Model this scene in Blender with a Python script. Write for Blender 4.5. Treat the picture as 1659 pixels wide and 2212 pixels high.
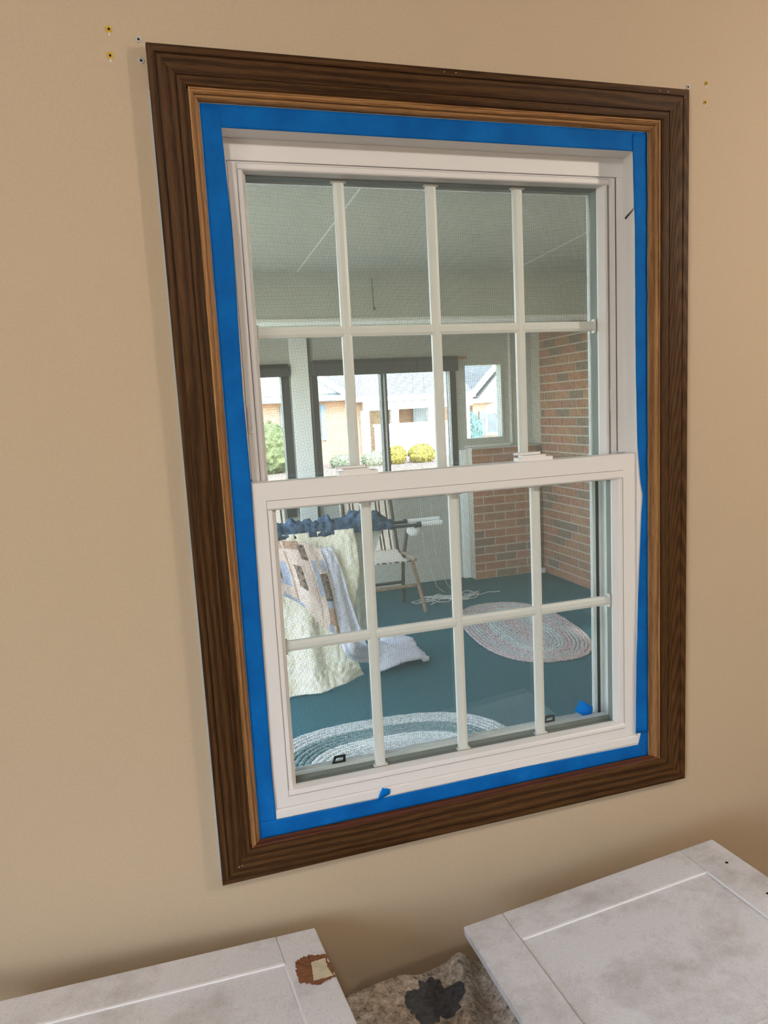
import bpy, bmesh, math, random
from mathutils import Vector, Matrix, noise
random.seed(7)
for o in list(bpy.data.objects): bpy.data.objects.remove(o, do_unlink=True)
SC = bpy.context.scene
COL = SC.collection
# ------------------------------------------------------------------ camera
cam_d = bpy.data.cameras.new('camera'); cam = bpy.data.objects.new('camera', cam_d); COL.objects.link(cam)
cam_d.sensor_fit = 'VERTICAL'; cam_d.sensor_height = 36.0; cam_d.lens = 25.494
cam_d.clip_start = 0.02; cam_d.clip_end = 400
RX, DN, FW = (0.954995, -0.291913, -0.052647), (-0.091168, -0.119965, -0.988583), (0.282265, 0.948891, -0.141179)
cam.matrix_world = Matrix(((RX[0], -DN[0], -FW[0], -0.028976), (RX[1], -DN[1], -FW[1], -1.200832), (RX[2], -DN[2], -FW[2], 1.600009), (0, 0, 0, 1)))
cam_d.dof.use_dof = True; cam_d.dof.focus_distance = 1.33; cam_d.dof.aperture_fstop = 19
SC.camera = cam
# ------------------------------------------------------------------ colour management, world, sun
SC.view_settings.view_transform = 'Standard'; SC.view_settings.look = 'None'
SC.view_settings.gamma = 1.0; SC.view_settings.use_curve_mapping = False
SC.view_settings.exposure = 0.0
SC.cycles.use_denoising = True
SC.cycles.transparent_max_bounces = 32; SC.cycles.max_bounces = 10; SC.cycles.diffuse_bounces = 6
SC.cycles.sample_clamp_indirect = 6.0; SC.cycles.caustics_reflective = False; SC.cycles.caustics_refractive = False
world = bpy.data.worlds.new('sky'); SC.world = world; world.use_nodes = True
wn = world.node_tree.nodes; wl = world.node_tree.links
wn.clear()
wo = wn.new('ShaderNodeOutputWorld'); wb = wn.new('ShaderNodeBackground'); sk = wn.new('ShaderNodeTexSky')
sk.sky_type = 'NISHITA'; sk.sun_disc = False; sk.sun_elevation = math.radians(48); sk.sun_rotation = math.radians(175)
sk.air_density = 1.0; sk.dust_density = 2.5; sk.ozone_density = 1.0
wb.inputs['Strength'].default_value = 6.4
hz = wn.new('ShaderNodeMix'); hz.data_type = 'RGBA'; hz.inputs[0].default_value = 0.62; hz.inputs[7].default_value = (0.93, 0.92, 0.84, 1)   # thin bright haze over the whole sky
wl.new(sk.outputs[0], hz.inputs[6]); wl.new(hz.outputs[2], wb.inputs[0]); wl.new(wb.outputs[0], wo.inputs[0])
sun_d = bpy.data.lights.new('sun', 'SUN'); sun = bpy.data.objects.new('sun', sun_d); COL.objects.link(sun)
sun_d.energy = 6.0; sun_d.angle = math.radians(1.5); sun_d.color = (1.0, 0.96, 0.9)
sun.rotation_euler = Vector((-0.12, 0.74, -0.66)).to_track_quat('-Z', 'Y').to_euler()
LAMP_E, LAMP2_E = 20.0, 78.0
# ------------------------------------------------------------------ materials
MATS = {}
def mat(name, color, rough=0.5, spec=0.5, build=None, **kw):
    m = bpy.data.materials.new(name); m.use_nodes = True; MATS[name] = m
    nt = m.node_tree; b = nt.nodes['Principled BSDF']
    b.inputs['Base Color'].default_value = (*color, 1); b.inputs['Roughness'].default_value = rough
    b.inputs['Specular IOR Level'].default_value = spec
    for k, v in kw.items(): b.inputs[k.replace('_', ' ')].default_value = v
    if build: build(nt, b)
    return m
def N(nt, t, **kw):
    n = nt.nodes.new(t)
    for k, v in kw.items():
        if hasattr(n, k): setattr(n, k, v)
        else: n.inputs[k.replace('_', ' ')].default_value = v
    return n
def ramp(nt, fac, stops):
    r = nt.nodes.new('ShaderNodeValToRGB'); e = r.color_ramp.elements
    while len(e) < len(stops): e.new(0.5)
    for el, (p, c) in zip(e, stops): el.position = p; el.color = (*c, 1) if len(c) == 3 else c
    nt.links.new(fac, r.inputs[0]); return r
def coords(nt, kind, scale=(1, 1, 1), rot=(0, 0, 0)):
    tc = nt.nodes.new('ShaderNodeTexCoord'); mp = nt.nodes.new('ShaderNodeMapping')
    mp.inputs['Scale'].default_value = scale; mp.inputs['Rotation'].default_value = rot
    nt.links.new(tc.outputs[kind], mp.inputs[0]); return mp.outputs[0]
def noisetex(nt, vec, scale, detail=3, rough=0.55, dist=0.0):
    n = nt.nodes.new('ShaderNodeTexNoise'); n.inputs['Scale'].default_value = scale; n.inputs['Detail'].default_value = detail
    n.inputs['Roughness'].default_value = rough; n.inputs['Distortion'].default_value = dist
    nt.links.new(vec, n.inputs['Vector']); return n
def bump(nt, b, h, strength=0.3, dist=0.001):
    bp = nt.nodes.new('ShaderNodeBump'); bp.inputs['Strength'].default_value = strength; bp.inputs['Distance'].default_value = dist
    nt.links.new(h, bp.inputs['Height']); nt.links.new(bp.outputs[0], b.inputs['Normal'])
def speckle(c1, c2, scale, bstr=0.2, bdist=0.001, detail=4, kind='Object', lo=0.35, hi=0.65, vscale=(1, 1, 1)):
    def f(nt, b):
        v = coords(nt, kind, vscale); n = noisetex(nt, v, scale, detail)
        r = ramp(nt, n.outputs[0], [(lo, c1), (hi, c2)]); nt.links.new(r.outputs[0], b.inputs['Base Color'])
        if bstr: bump(nt, b, n.outputs[0], bstr, bdist)
    return f
def wood(dark, mid, light, lines=1.0, cath=0.0):
    # grain runs along U (metres), V is across the board
    def f(nt, b):
        v = coords(nt, 'UV', (1, 1, 1))
        mp = N(nt, 'ShaderNodeMapping'); mp.inputs['Scale'].default_value = (3.0, 95.0, 1); nt.links.new(v, mp.inputs[0])
        mp2 = N(nt, 'ShaderNodeMapping'); mp2.inputs['Scale'].default_value = (26.0, 1000.0, 1); nt.links.new(v, mp2.inputs[0])
        mp3 = N(nt, 'ShaderNodeMapping'); mp3.inputs['Scale'].default_value = (2.2, 26.0, 1); nt.links.new(v, mp3.inputs[0])
        n1 = noisetex(nt, mp.outputs[0], 1.6, 5, 0.6, 1.0 + cath)
        n2 = noisetex(nt, mp2.outputs[0], 1.0, 3, 0.6)
        n3 = noisetex(nt, mp3.outputs[0], 1.0, 2, 0.5, 0.6)
        w = N(nt, 'ShaderNodeTexWave'); w.wave_type = 'RINGS'; w.inputs['Scale'].default_value = 0.9; w.inputs['Distortion'].default_value = 9 + 6 * cath
        w.inputs['Detail'].default_value = 3; w.inputs['Detail Scale'].default_value = 0.8; nt.links.new(mp3.outputs[0], w.inputs['Vector'])
        m1 = N(nt, 'ShaderNodeMix'); m1.data_type = 'FLOAT'; m1.inputs[0].default_value = 0.38
        nt.links.new(n1.outputs[0], m1.inputs[2])
        if cath:   # nested cathedral arches of flat-sawn oak
            m1.inputs[0].default_value = 0.36
            sp = N(nt, 'ShaderNodeSeparateXYZ'); nt.links.new(v, sp.inputs[0])
            def M(op, a, b2):
                q = N(nt, 'ShaderNodeMath'); q.operation = op
                for i, x in enumerate((a, b2)):
                    if isinstance(x, (int, float)): q.inputs[i].default_value = x
                    else: nt.links.new(x, q.inputs[i])
                return q.outputs[0]
            vv = M('MULTIPLY', M('SUBTRACT', sp.outputs[1], 1.158), 62.0)
            tt = M('ADD', M('MULTIPLY', sp.outputs[0], 19.0), M('MULTIPLY', vv, vv))
            tt = M('ADD', tt, M('MULTIPLY', n3.outputs[0], 2.6))
            sn = M('SINE', M('MULTIPLY', tt, 6.2832), 0.0)
            nt.links.new(M('ADD', M('MULTIPLY', sn, 0.45), 0.55), m1.inputs[3])
        else: nt.links.new(w.outputs[1], m1.inputs[3])
        m2 = N(nt, 'ShaderNodeMath'); m2.operation = 'MULTIPLY_ADD'; m2.inputs[1].default_value = 0.85; nt.links.new(n2.outputs[0], m2.inputs[0])
        m3 = N(nt, 'ShaderNodeMath'); m3.operation = 'MULTIPLY_ADD'; m3.inputs[1].default_value = 0.66; m3.inputs[2].default_value = -0.29
        nt.links.new(m1.outputs[0], m3.inputs[0]); nt.links.new(m3.outputs[0], m2.inputs[2])
        r = ramp(nt, m2.outputs[0], [(0.20, dark), (0.42, mid), (0.70, light)])
        nt.links.new(r.outputs[0], b.inputs['Base Color'])
        rr = ramp(nt, n3.outputs[0], [(0.3, (0.42,) * 3), (0.7, (0.58,) * 3)]); nt.links.new(rr.outputs[0], b.inputs['Roughness'])
        bump(nt, b, m2.outputs[0], 0.45 * lines, 0.0012)
    return f
mat('wall paint', (0.5, 0.4, 0.285), 0.62, 0.3, speckle((0.515, 0.413, 0.293), (0.54, 0.435, 0.31), 240, 0.10, 0.0006, 2, 'Object'))
mat('plaster back', (0.6, 0.52, 0.4), 0.8)
mat('ceiling white', (0.8, 0.79, 0.76), 0.9)
mat('house floor', (0.10, 0.075, 0.06), 0.6)
mat('dark oak', (0.1, 0.05, 0.02), 0.42, 0.14, wood((0.016, 0.0066, 0.0022), (0.046, 0.020, 0.0066), (0.098, 0.047, 0.016)))
mat('dark oak cathedral', (0.1, 0.05, 0.02), 0.42, 0.14, wood((0.018, 0.0076, 0.0026), (0.052, 0.0235, 0.0078), (0.105, 0.051, 0.018), 1.0, 0.6))
mat('light oak', (0.4, 0.2, 0.08), 0.45, 0.2, wood((0.12, 0.052, 0.016), (0.27, 0.132, 0.047), (0.46, 0.255, 0.108)))
mat('red oak edge', (0.12, 0.04, 0.018), 0.7, 0.15, wood((0.05, 0.014, 0.006), (0.11, 0.036, 0.016), (0.18, 0.07, 0.03)))
mat('vinyl', (0.79, 0.785, 0.79), 0.38, 0.5)
mat('vinyl groove', (0.30, 0.28, 0.27), 0.7)
mat('gasket', (0.012, 0.014, 0.014), 0.5)
mat('grey gasket', (0.20, 0.225, 0.22), 0.6)
mat('pale halo', (0.50, 0.52, 0.51), 0.6)
def tapeb(nt, b):
    v = coords(nt, 'Object', (1, 1, 1)); n = noisetex(nt, v, 14, 5, 0.6); n2 = noisetex(nt, v, 900, 2)
    r = ramp(nt, n.outputs[0], [(0.35, (0.001, 0.098, 0.38)), (0.62, (0.002, 0.135, 0.48)), (0.8, (0.012, 0.18, 0.55))])
    nt.links.new(r.outputs[0], b.inputs['Base Color']); bump(nt, b, n2.outputs[0], 0.25, 0.0004)
mat('blue tape', (0.004, 0.12, 0.45), 0.75, 0.12, tapeb)
def translucent(nt, b):
    d = N(nt, 'ShaderNodeBsdfDiffuse'); t = N(nt, 'ShaderNodeBsdfTranslucent'); d.inputs[0].default_value = (0.008, 0.27, 0.80, 1); t.inputs[0].default_value = (0.04, 0.60, 1.0, 1)
    mx = N(nt, 'ShaderNodeMixShader'); mx.inputs[0].default_value = 0.55; nt.links.new(d.outputs[0], mx.inputs[1]); nt.links.new(t.outputs[0], mx.inputs[2]); nt.links.new(mx.outputs[0], nt.nodes['Material Output'].inputs[0])
mat('blue tape scrap', (0.004, 0.12, 0.45), 0.55, 0.3, translucent)
mat('screen wire', (0.07, 0.073, 0.07), 0.6, 0.4)
mat('black metal', (0.008, 0.008, 0.009), 0.4)
def glassb(name, tint, mul=1.9, rough=0.0):
    m = bpy.data.materials.new(name); m.use_nodes = True; MATS[name] = m; nt = m.node_tree; nt.nodes.clear()
    out = N(nt, 'ShaderNodeOutputMaterial'); tr = N(nt, 'ShaderNodeBsdfTransparent'); gl = N(nt, 'ShaderNodeBsdfGlossy')
    gl.inputs['Roughness'].default_value = rough; gl.inputs['Color'].default_value = (0.95, 1, 0.98, 1)
    geo = N(nt, 'ShaderNodeNewGeometry'); fr = N(nt, 'ShaderNodeFresnel'); fr.inputs[0].default_value = 1.5
    inv = N(nt, 'ShaderNodeMath'); inv.operation = 'SUBTRACT'; inv.inputs[0].default_value = 1.0; nt.links.new(geo.outputs['Backfacing'], inv.inputs[1])
    mu = N(nt, 'ShaderNodeMath'); mu.operation = 'MULTIPLY'; nt.links.new(fr.outputs[0], mu.inputs[0]); nt.links.new(inv.outputs[0], mu.inputs[1])
    mm = N(nt, 'ShaderNodeMath'); mm.operation = 'MULTIPLY'; mm.use_clamp = True; mm.inputs[1].default_value = mul; nt.links.new(mu.outputs[0], mm.inputs[0])
    tr.inputs[0].default_value = (*tint, 1)
    mx = N(nt, 'ShaderNodeMixShader'); nt.links.new(mm.outputs[0], mx.inputs[0]); nt.links.new(tr.outputs[0], mx.inputs[1]); nt.links.new(gl.outputs[0], mx.inputs[2])
    nt.links.new(mx.outputs[0], out.inputs[0])
glassb('pane glass', (0.972, 0.99, 0.978), 0.9); glassb('far glass', (0.96, 0.985, 0.98), 1.2)
def primer(base, streak):
    def f(nt, b):
        v = coords(nt, 'Object'); n = noisetex(nt, v, 7, 6, 0.7); n2 = noisetex(nt, v, 420, 4, 0.7); n3 = noisetex(nt, v, 260, 5, 0.8)
        r = ramp(nt, n.outputs[0], [(0.30, streak), (0.52, base)])
        r3 = ramp(nt, n3.outputs[0], [(0.30, (0.50, 0.47, 0.46)), (0.47, (1, 1, 1))])
        mx = N(nt, 'ShaderNodeMix'); mx.data_type = 'RGBA'; mx.blend_type = 'MULTIPLY'; mx.inputs[0].default_value = 0.55
        nt.links.new(r.outputs[0], mx.inputs[6]); nt.links.new(r3.outputs[0], mx.inputs[7]); nt.links.new(mx.outputs[2], b.inputs['Base Color'])
        bump(nt, b, n2.outputs[0], 0.8, 0.0014)
    return f
mat('white primer', (0.7, 0.68, 0.68), 0.6, 0.35, primer((0.74, 0.755, 0.81), (0.50, 0.49, 0.50)))
mat('primer edge', (0.82, 0.82, 0.82), 0.5)
mat('bare stained wood', (0.2, 0.08, 0.03), 0.45, 0.4, speckle((0.13, 0.05, 0.02), (0.26, 0.115, 0.05), 60, 0.2, 0.0005, 4, 'Object', vscale=(1, 8, 1)))
mat('masking paper', (0.62, 0.56, 0.40), 0.6, 0.3, speckle((0.50, 0.47, 0.36), (0.68, 0.62, 0.45), 40, 0.1))
def dropb(nt, b):
    v = coords(nt, 'Object'); n = noisetex(nt, v, 70, 9, 0.85, 0.0); n2 = noisetex(nt, v, 230, 4, 0.7); n3 = noisetex(nt, v, 6.0, 3, 0.6, 0.3)
    r = ramp(nt, n.outputs[0], [(0.36, (0.07, 0.065, 0.06)), (0.46, (0.30, 0.27, 0.235)), (0.56, (0.52, 0.48, 0.425)), (0.66, (0.78, 0.74, 0.68))])
    r2 = ramp(nt, n3.outputs[0], [(0.36, (0.78, 0.68, 0.61)), (0.54, (1, 1, 1))])
    mx = N(nt, 'ShaderNodeMix'); mx.data_type = 'RGBA'; mx.blend_type = 'MULTIPLY'; mx.inputs[0].default_value = 1.0
    nt.links.new(r.outputs[0], mx.inputs[6]); nt.links.new(r2.outputs[0], mx.inputs[7]); nt.links.new(mx.outputs[2], b.inputs['Base Color'])
    bump(nt, b, n2.outputs[0], 0.7, 0.002)
mat('drop cloth', (0.35, 0.3, 0.24), 0.95, 0.1, dropb)
mat('dark paint', (0.035, 0.037, 0.043), 0.6, 0.3, speckle((0.025, 0.027, 0.032), (0.06, 0.062, 0.07), 120, 0.3, 0.001))
mat('carpet', (0.03, 0.12, 0.15), 0.95, 0.1, speckle((0.018, 0.076, 0.092), (0.060, 0.165, 0.195), 170, 0.5, 0.004, 3))
mat('sun wall', (0.40, 0.41, 0.385), 0.7, 0.3, speckle((0.45, 0.455, 0.42), (0.50, 0.505, 0.47), 90, 0.1, 0.001))
mat('sun white', (0.8, 0.81, 0.8), 0.6)
mat('sun ceiling', (0.5, 0.51, 0.47), 0.9, 0.2, speckle((0.47, 0.48, 0.435), (0.54, 0.55, 0.50), 60, 0.3, 0.003))
mat('dark frame', (0.045, 0.047, 0.047), 0.5)
mat('grey frame', (0.14, 0.14, 0.135), 0.5)
BR = []
for i, c in enumerate([(0.44, 0.225, 0.125), (0.37, 0.21, 0.13), (0.47, 0.22, 0.135), (0.27, 0.19, 0.135), (0.46, 0.245, 0.135), (0.41, 0.195, 0.12)]):
    d = tuple(x * 0.72 for x in c)
    BR.append(mat('brick tone %d' % i, c, 0.9, 0.2, speckle(d, c, 34, 0.4, 0.002, 5)))
mat('mortar', (0.34, 0.31, 0.27), 0.95, 0.1, speckle((0.48, 0.43, 0.37), (0.62, 0.57, 0.50), 70, 0.4, 0.002))
mat('cream fleece', (0.82, 0.80, 0.66), 0.95, 0.1, speckle((0.80, 0.74, 0.56), (0.90, 0.87, 0.77), 30, 0.7, 0.004, 6))
mat('grey sheet', (0.5, 0.52, 0.47), 0.95, 0.1, speckle((0.46, 0.48, 0.43), (0.62, 0.63, 0.58), 12, 0.3, 0.002))
mat('lavender fleece', (0.66, 0.67, 0.76), 0.95, 0.1, speckle((0.60, 0.60, 0.68), (0.74, 0.74, 0.82), 60, 0.5, 0.002))
mat('quilt peach', (0.80, 0.63, 0.55), 0.9, 0.1, speckle((0.74, 0.57, 0.50), (0.86, 0.72, 0.65), 120, 0.3, 0.002))
mat('quilt blue', (0.42, 0.47, 0.60), 0.9, 0.1, speckle((0.36, 0.41, 0.55), (0.52, 0.57, 0.68), 120, 0.3, 0.002))
mat('quilt dark', (0.12, 0.10, 0.10), 0.9, 0.1, speckle((0.06, 0.06, 0.065), (0.40, 0.29, 0.22), 55, 0.3, 0.002, 2))
mat('quilt white', (0.78, 0.76, 0.80), 0.9, 0.1)
mat('quilt rust', (0.50, 0.30, 0.22), 0.9, 0.1, speckle((0.40, 0.26, 0.20), (0.62, 0.40, 0.28), 70))
mat('denim', (0.06, 0.14, 0.26), 0.9, 0.15, speckle((0.014, 0.034, 0.065), (0.095, 0.155, 0.235), 34, 0.4, 0.002, 5))
mat('rack dark', (0.04, 0.05, 0.05), 0.4)
mat('white plastic', (0.8, 0.82, 0.82), 0.35)
mat('chair wood', (0.30, 0.20, 0.13), 0.5, 0.3, speckle((0.20, 0.13, 0.085), (0.36, 0.25, 0.17), 30, 0.1, 0.001, 3))
mat('chair dark wood', (0.05, 0.04, 0.03), 0.5)
mat('canvas cream', (0.72, 0.66, 0.58), 0.9, 0.1)
mat('canvas brown', (0.09, 0.055, 0.04), 0.9, 0.1)
mat('canvas rose', (0.36, 0.25, 0.22), 0.9, 0.1)
mat('cord white', (0.7, 0.72, 0.7), 0.6)
def rug(c1, c2, c3):
    def f(nt, b):
        v = coords(nt, 'Object'); n = noisetex(nt, v, 75, 3, 0.8); n2 = noisetex(nt, v, 200, 2)
        r = ramp(nt, n.outputs[0], [(0.36, c1), (0.5, c2), (0.64, c3)]); nt.links.new(r.outputs[0], b.inputs['Base Color']); bump(nt, b, n2.outputs[0], 0.7, 0.005)
    return f
mat('braid light', (0.6, 0.6, 0.58), 0.95, 0.1, rug((0.22, 0.26, 0.27), (0.55, 0.57, 0.55), (0.78, 0.78, 0.75)))
mat('braid teal', (0.15, 0.24, 0.25), 0.95, 0.1, rug((0.06, 0.13, 0.14), (0.16, 0.25, 0.26), (0.38, 0.45, 0.44)))
mat('braid cream', (0.65, 0.65, 0.62), 0.95, 0.1, rug((0.30, 0.35, 0.35), (0.68, 0.70, 0.66), (0.84, 0.84, 0.80)))
mat('braid pink', (0.5, 0.4, 0.4), 0.95, 0.1, rug((0.26, 0.22, 0.24), (0.56, 0.43, 0.42), (0.74, 0.64, 0.60)))
mat('braid grey', (0.45, 0.42, 0.42), 0.95, 0.1, rug((0.24, 0.27, 0.31), (0.50, 0.47, 0.45), (0.72, 0.66, 0.62)))
mat('anchor yellow', (0.62, 0.40, 0.04), 0.5); mat('anchor grey', (0.52, 0.50, 0.47), 0.5); mat('hole', (0.01, 0.008, 0.006), 0.9)
mat('filler white', (0.7, 0.68, 0.64), 0.8)
# outdoors
def extbrick(nt, b):
    v = coords(nt, 'Object', (1, 1, 1), (math.radians(90), 0, 0)); t = N(nt, 'ShaderNodeTexBrick'); t.inputs['Scale'].default_value = 1.0
    t.inputs['Brick Width'].default_value = 0.215; t.inputs['Row Height'].default_value = 0.072; t.inputs['Mortar Size'].default_value = 0.007
    t.inputs['Color1'].default_value = (0.34, 0.175, 0.105, 1); t.inputs['Color2'].default_value = (0.42, 0.225, 0.145, 1); t.inputs['Mortar'].default_value = (0.42, 0.36, 0.30, 1)
    nt.links.new(v, t.inputs['Vector']); nt.links.new(t.outputs[0], b.inputs['Base Color'])
mat('house brick', (0.5, 0.3, 0.2), 0.9, 0.1, extbrick)
mat('house white', (0.62, 0.65, 0.67), 0.6); mat('siding', (0.42, 0.47, 0.53), 0.6)
mat('shingle', (0.40, 0.43, 0.46), 0.95, 0.1, speckle((0.11, 0.12, 0.135), (0.16, 0.175, 0.195), 5, 0.3, 0.01, 6))
mat('shutter blue', (0.13, 0.19, 0.26), 0.6); mat('window dark', (0.10, 0.14, 0.2), 0.15, 0.6)
mat('lawn', (0.36, 0.33, 0.22), 0.95, 0.1, speckle((0.30, 0.30, 0.17), (0.46, 0.40, 0.30), 3, 0.5, 0.03, 6))
mat('concrete', (0.55, 0.52, 0.49), 0.9, 0.1, speckle((0.50, 0.46, 0.43), (0.62, 0.58, 0.55), 4)); mat('mulch', (0.16, 0.12, 0.11), 0.95, 0.1, speckle((0.10, 0.075, 0.07), (0.26, 0.21, 0.19), 20, 0.5, 0.02))
mat('leaf yellow', (0.42, 0.36, 0.06), 0.8, 0.2, speckle((0.15, 0.14, 0.03), (0.36, 0.29, 0.065), 9, 0.5, 0.03, 5))
mat('leaf green', (0.12, 0.17, 0.06), 0.8, 0.2, speckle((0.045, 0.065, 0.028), (0.13, 0.15, 0.075), 7, 0.5, 0.03, 5))
mat('leaf grey', (0.16, 0.2, 0.13), 0.8, 0.2, speckle((0.10, 0.13, 0.09), (0.26, 0.29, 0.20), 9, 0.5, 0.03, 5))
mat('leaf blue', (0.08, 0.16, 0.17), 0.8, 0.2, speckle((0.05, 0.11, 0.12), (0.14, 0.24, 0.25), 7, 0.5, 0.03, 5))
mat('lamp metal', (0.6, 0.58, 0.55), 0.4)
def emit(name, color, strength):
    m = mat(name, color); b = m.node_tree.nodes['Principled BSDF']; b.inputs['Emission Color'].default_value = (*color, 1); b.inputs['Emission Strength'].default_value = strength
    return m
# ------------------------------------------------------------------ mesh helpers
class MB:
    def __init__(s): s.v = []; s.f = []; s.m = []; s.uv = []
    def quad(s, pts, mi=0, uv=None):
        i = len(s.v); s.v += [tuple(p) for p in pts]; s.f.append(tuple(range(i, i + len(pts)))); s.m.append(mi)
        s.uv.append(uv or [(p[0], p[2]) for p in pts]); return s
    def box(s, x0, x1, y0, y1, z0, z1, mi=0, grain='x'):
        P = [(x0, y0, z0), (x1, y0, z0), (x1, y1, z0), (x0, y1, z0), (x0, y0, z1), (x1, y0, z1), (x1, y1, z1), (x0, y1, z1)]
        g = {'x': lambda p: (p[0], p[1] + p[2]), 'z': lambda p: (p[2], p[0] + p[1]), 'y': lambda p: (p[1], p[0] + p[2])}[grain]
        for q in ((0, 1, 5, 4), (1, 2, 6, 5), (2, 3, 7, 6), (3, 0, 4, 7), (4, 5, 6, 7), (3, 2, 1, 0)):
            s.quad([P[k] for k in q], mi, [g(P[k]) for k in q])
        return s
    def tube(s, path, r, seg=8, mi=0, closed=False, flat=1.0):
        path = [Vector(p) for p in path]; n = len(path); rings = []
        R = r if hasattr(r, '__len__') else [r] * n
        up = Vector((0.03, 0.02, 1))
        for k, p in enumerate(path):
            a = path[(k - 1) % n] if (closed or k) else p; b = path[(k + 1) % n] if (closed or k < n - 1) else p
            t = (b - a).normalized()
            if abs(t.dot(up.normalized())) > 0.95: u = Vector((1, 0.02, 0))
            else: u = up
            sx = t.cross(u).normalized(); sy = sx.cross(t).normalized()
            i0 = len(s.v)
            for q in range(seg):
                an = 2 * math.pi * q / seg; s.v.append(tuple(p + sx * (math.cos(an) * R[k]) + sy * (math.sin(an) * R[k] * flat)))
            rings.append(i0)
        for k in range(n if closed else n - 1):
            a, b = rings[k], rings[(k + 1) % n]
            for q in range(seg):
                q2 = (q + 1) % seg; s.f.append((a + q, a + q2, b + q2, b + q)); s.m.append(mi); s.uv.append([(k * .1, q * .05), (k * .1, q * .05 + .05), (k * .1 + .1, q * .05 + .05), (k * .1 + .1, q * .05)])
        if not closed:
            for i0, rev in ((rings[0], True), (rings[-1], False)):
                fc = tuple(range(i0, i0 + seg)); s.f.append(fc[::-1] if rev else fc); s.m.append(mi); s.uv.append([(0, 0)] * seg)
        return s
    def build(s, name, mats, parent=None, smooth=False, bevel=0, solid=0, merge=True):
        me = bpy.data.meshes.new(name); me.from_pydata(s.v, [], s.f)
        for m in (mats if isinstance(mats, (list, tuple)) else [mats]): me.materials.append(MATS[m] if isinstance(m, str) else m)
        ul = me.uv_layers.new(name='UVMap'); k = 0
        for p, uv, mi in zip(me.polygons, s.uv, s.m):
            p.material_index = mi; p.use_smooth = smooth
            for u in uv: ul.data[k].uv = u; k += 1
        if merge:
            bm = bmesh.new(); bm.from_mesh(me); bmesh.ops.remove_doubles(bm, verts=bm.verts, dist=1e-6); bmesh.ops.recalc_face_normals(bm, faces=bm.faces); bm.to_mesh(me); bm.free()
        o = bpy.data.objects.new(name, me); COL.objects.link(o)
        if parent: o.parent = parent; o.matrix_parent_inverse = Matrix.Translation(-(parent.location if parent.parent is None else Vector(parent.get('_w', (0, 0, 0)))))
        if solid:
            md = o.modifiers.new('solid', 'SOLIDIFY'); md.thickness = solid; md.offset = 0
        if bevel:
            md = o.modifiers.new('bevel', 'BEVEL'); md.width = bevel; md.segments = 2; md.limit_method = 'ANGLE'
        return o
def tag(o, label, cat=None, group=None, kind=None):
    o['label'] = label
    if cat: o['category'] = cat
    if group: o['group'] = group
    if kind: o['kind'] = kind
    return o
def empty(name, label, cat, loc=(0, 0, 0), group=None, kind=None):
    o = bpy.data.objects.new(name, None); o.empty_display_size = 0.05; COL.objects.link(o); o.location = loc
    return tag(o, label, cat, group, kind)
def frame_side(mb, rect, side, prof, mi=0):
    """mitred moulding along one side of rect=(x0,x1,z0,z1); prof = closed list of (inset, y)"""
    x0, x1, z0, z1 = rect
    def ends(w):
        return {'top': ((x0 + w, z1 - w), (x1 - w, z1 - w)), 'bottom': ((x0 + w, z0 + w), (x1 - w, z0 + w)),
                'left': ((x0 + w, z0 + w), (x0 + w, z1 - w)), 'right': ((x1 - w, z0 + w), (x1 - w, z1 - w))}[side]
    n = len(prof); A = []; B = []; acc = 0; V = []
    off = {'top': .0, 'bottom': .37, 'left': .71, 'right': 1.13}[side]
    for k, (w, y) in enumerate(prof):
        a, b = ends(w); A.append((a[0], y, a[1])); B.append((b[0], y, b[1]))
        if k: acc += math.hypot(w - prof[k - 1][0], y - prof[k - 1][1])
        V.append(acc + off)
    ln = lambda p: (p[0] if side in ('top', 'bottom') else p[2]) + off * 3
    for k in range(n):
        j = (k + 1) % n; vj = V[j] if j else V[k] + .02
        mb.quad([A[k], B[k], B[j], A[j]], mi, [(ln(A[k]), V[k]), (ln(B[k]), V[k]), (ln(B[j]), vj), (ln(A[j]), vj)])
    mb.quad(A[::-1], mi); mb.quad(B, mi)
    return mb
# ================================================================== SETTING: the room
XL, XR, YB, HC = -1.9, 2.9, -3.6, 2.44
WY0, WY1 = 0.016, 0.17
OX0, OX1, OZ0, OZ1 = 0.0715, 0.888, 0.848, 2.085
HX0, HX1, HZ0, HZ1 = .0556, .9044, .8425, 2.1002   # rough opening, covered by casing and stop
b = MB(); b.box(XL, HX0, WY0, WY1, 0, HC + .3); b.box(HX1, XR, WY0, WY1, 0, HC + .3); b.box(HX0, HX1, WY0, WY1, 0, HZ0); b.box(HX0, HX1, WY0, WY1, HZ1, HC + .3)
tag(b.build('wall_front', 'wall paint', merge=False), 'tan painted wall around the oak cased window', 'wall', kind='structure')
b = MB(); b.box(XL - .1, XL, YB, -3.0, 0, HC); b.box(XL - .1, XL, -1.7, WY0, 0, HC); b.box(XL - .1, XL, -3.0, -1.7, 0, .9); b.box(XL - .1, XL, -3.0, -1.7, 2.1, HC)
tag(b.build('wall_left', 'wall paint', merge=False), 'tan side wall with a daylight opening', 'wall', kind='structure')
tag(MB().box(XR, XR + .1, YB, WY1, 0, HC + .3).build('wall_right', 'wall paint'), 'tan wall on the right side of the work room', 'wall', kind='structure')
tag(MB().box(XL, XR, YB - .1, YB, 0, HC).build('wall_back', 'wall paint'), 'tan back wall behind the viewer', 'wall', kind='structure')
tag(MB().box(XL, XR, YB, WY0, HC, HC + .1).build('ceiling', 'ceiling white'), 'white ceiling of the work room', 'ceiling', kind='structure')
tag(MB().box(XL, XR, YB, WY1, -.15, 0).build('floor', 'house floor'), 'brown floor of the work room', 'floor', kind='structure')
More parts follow.
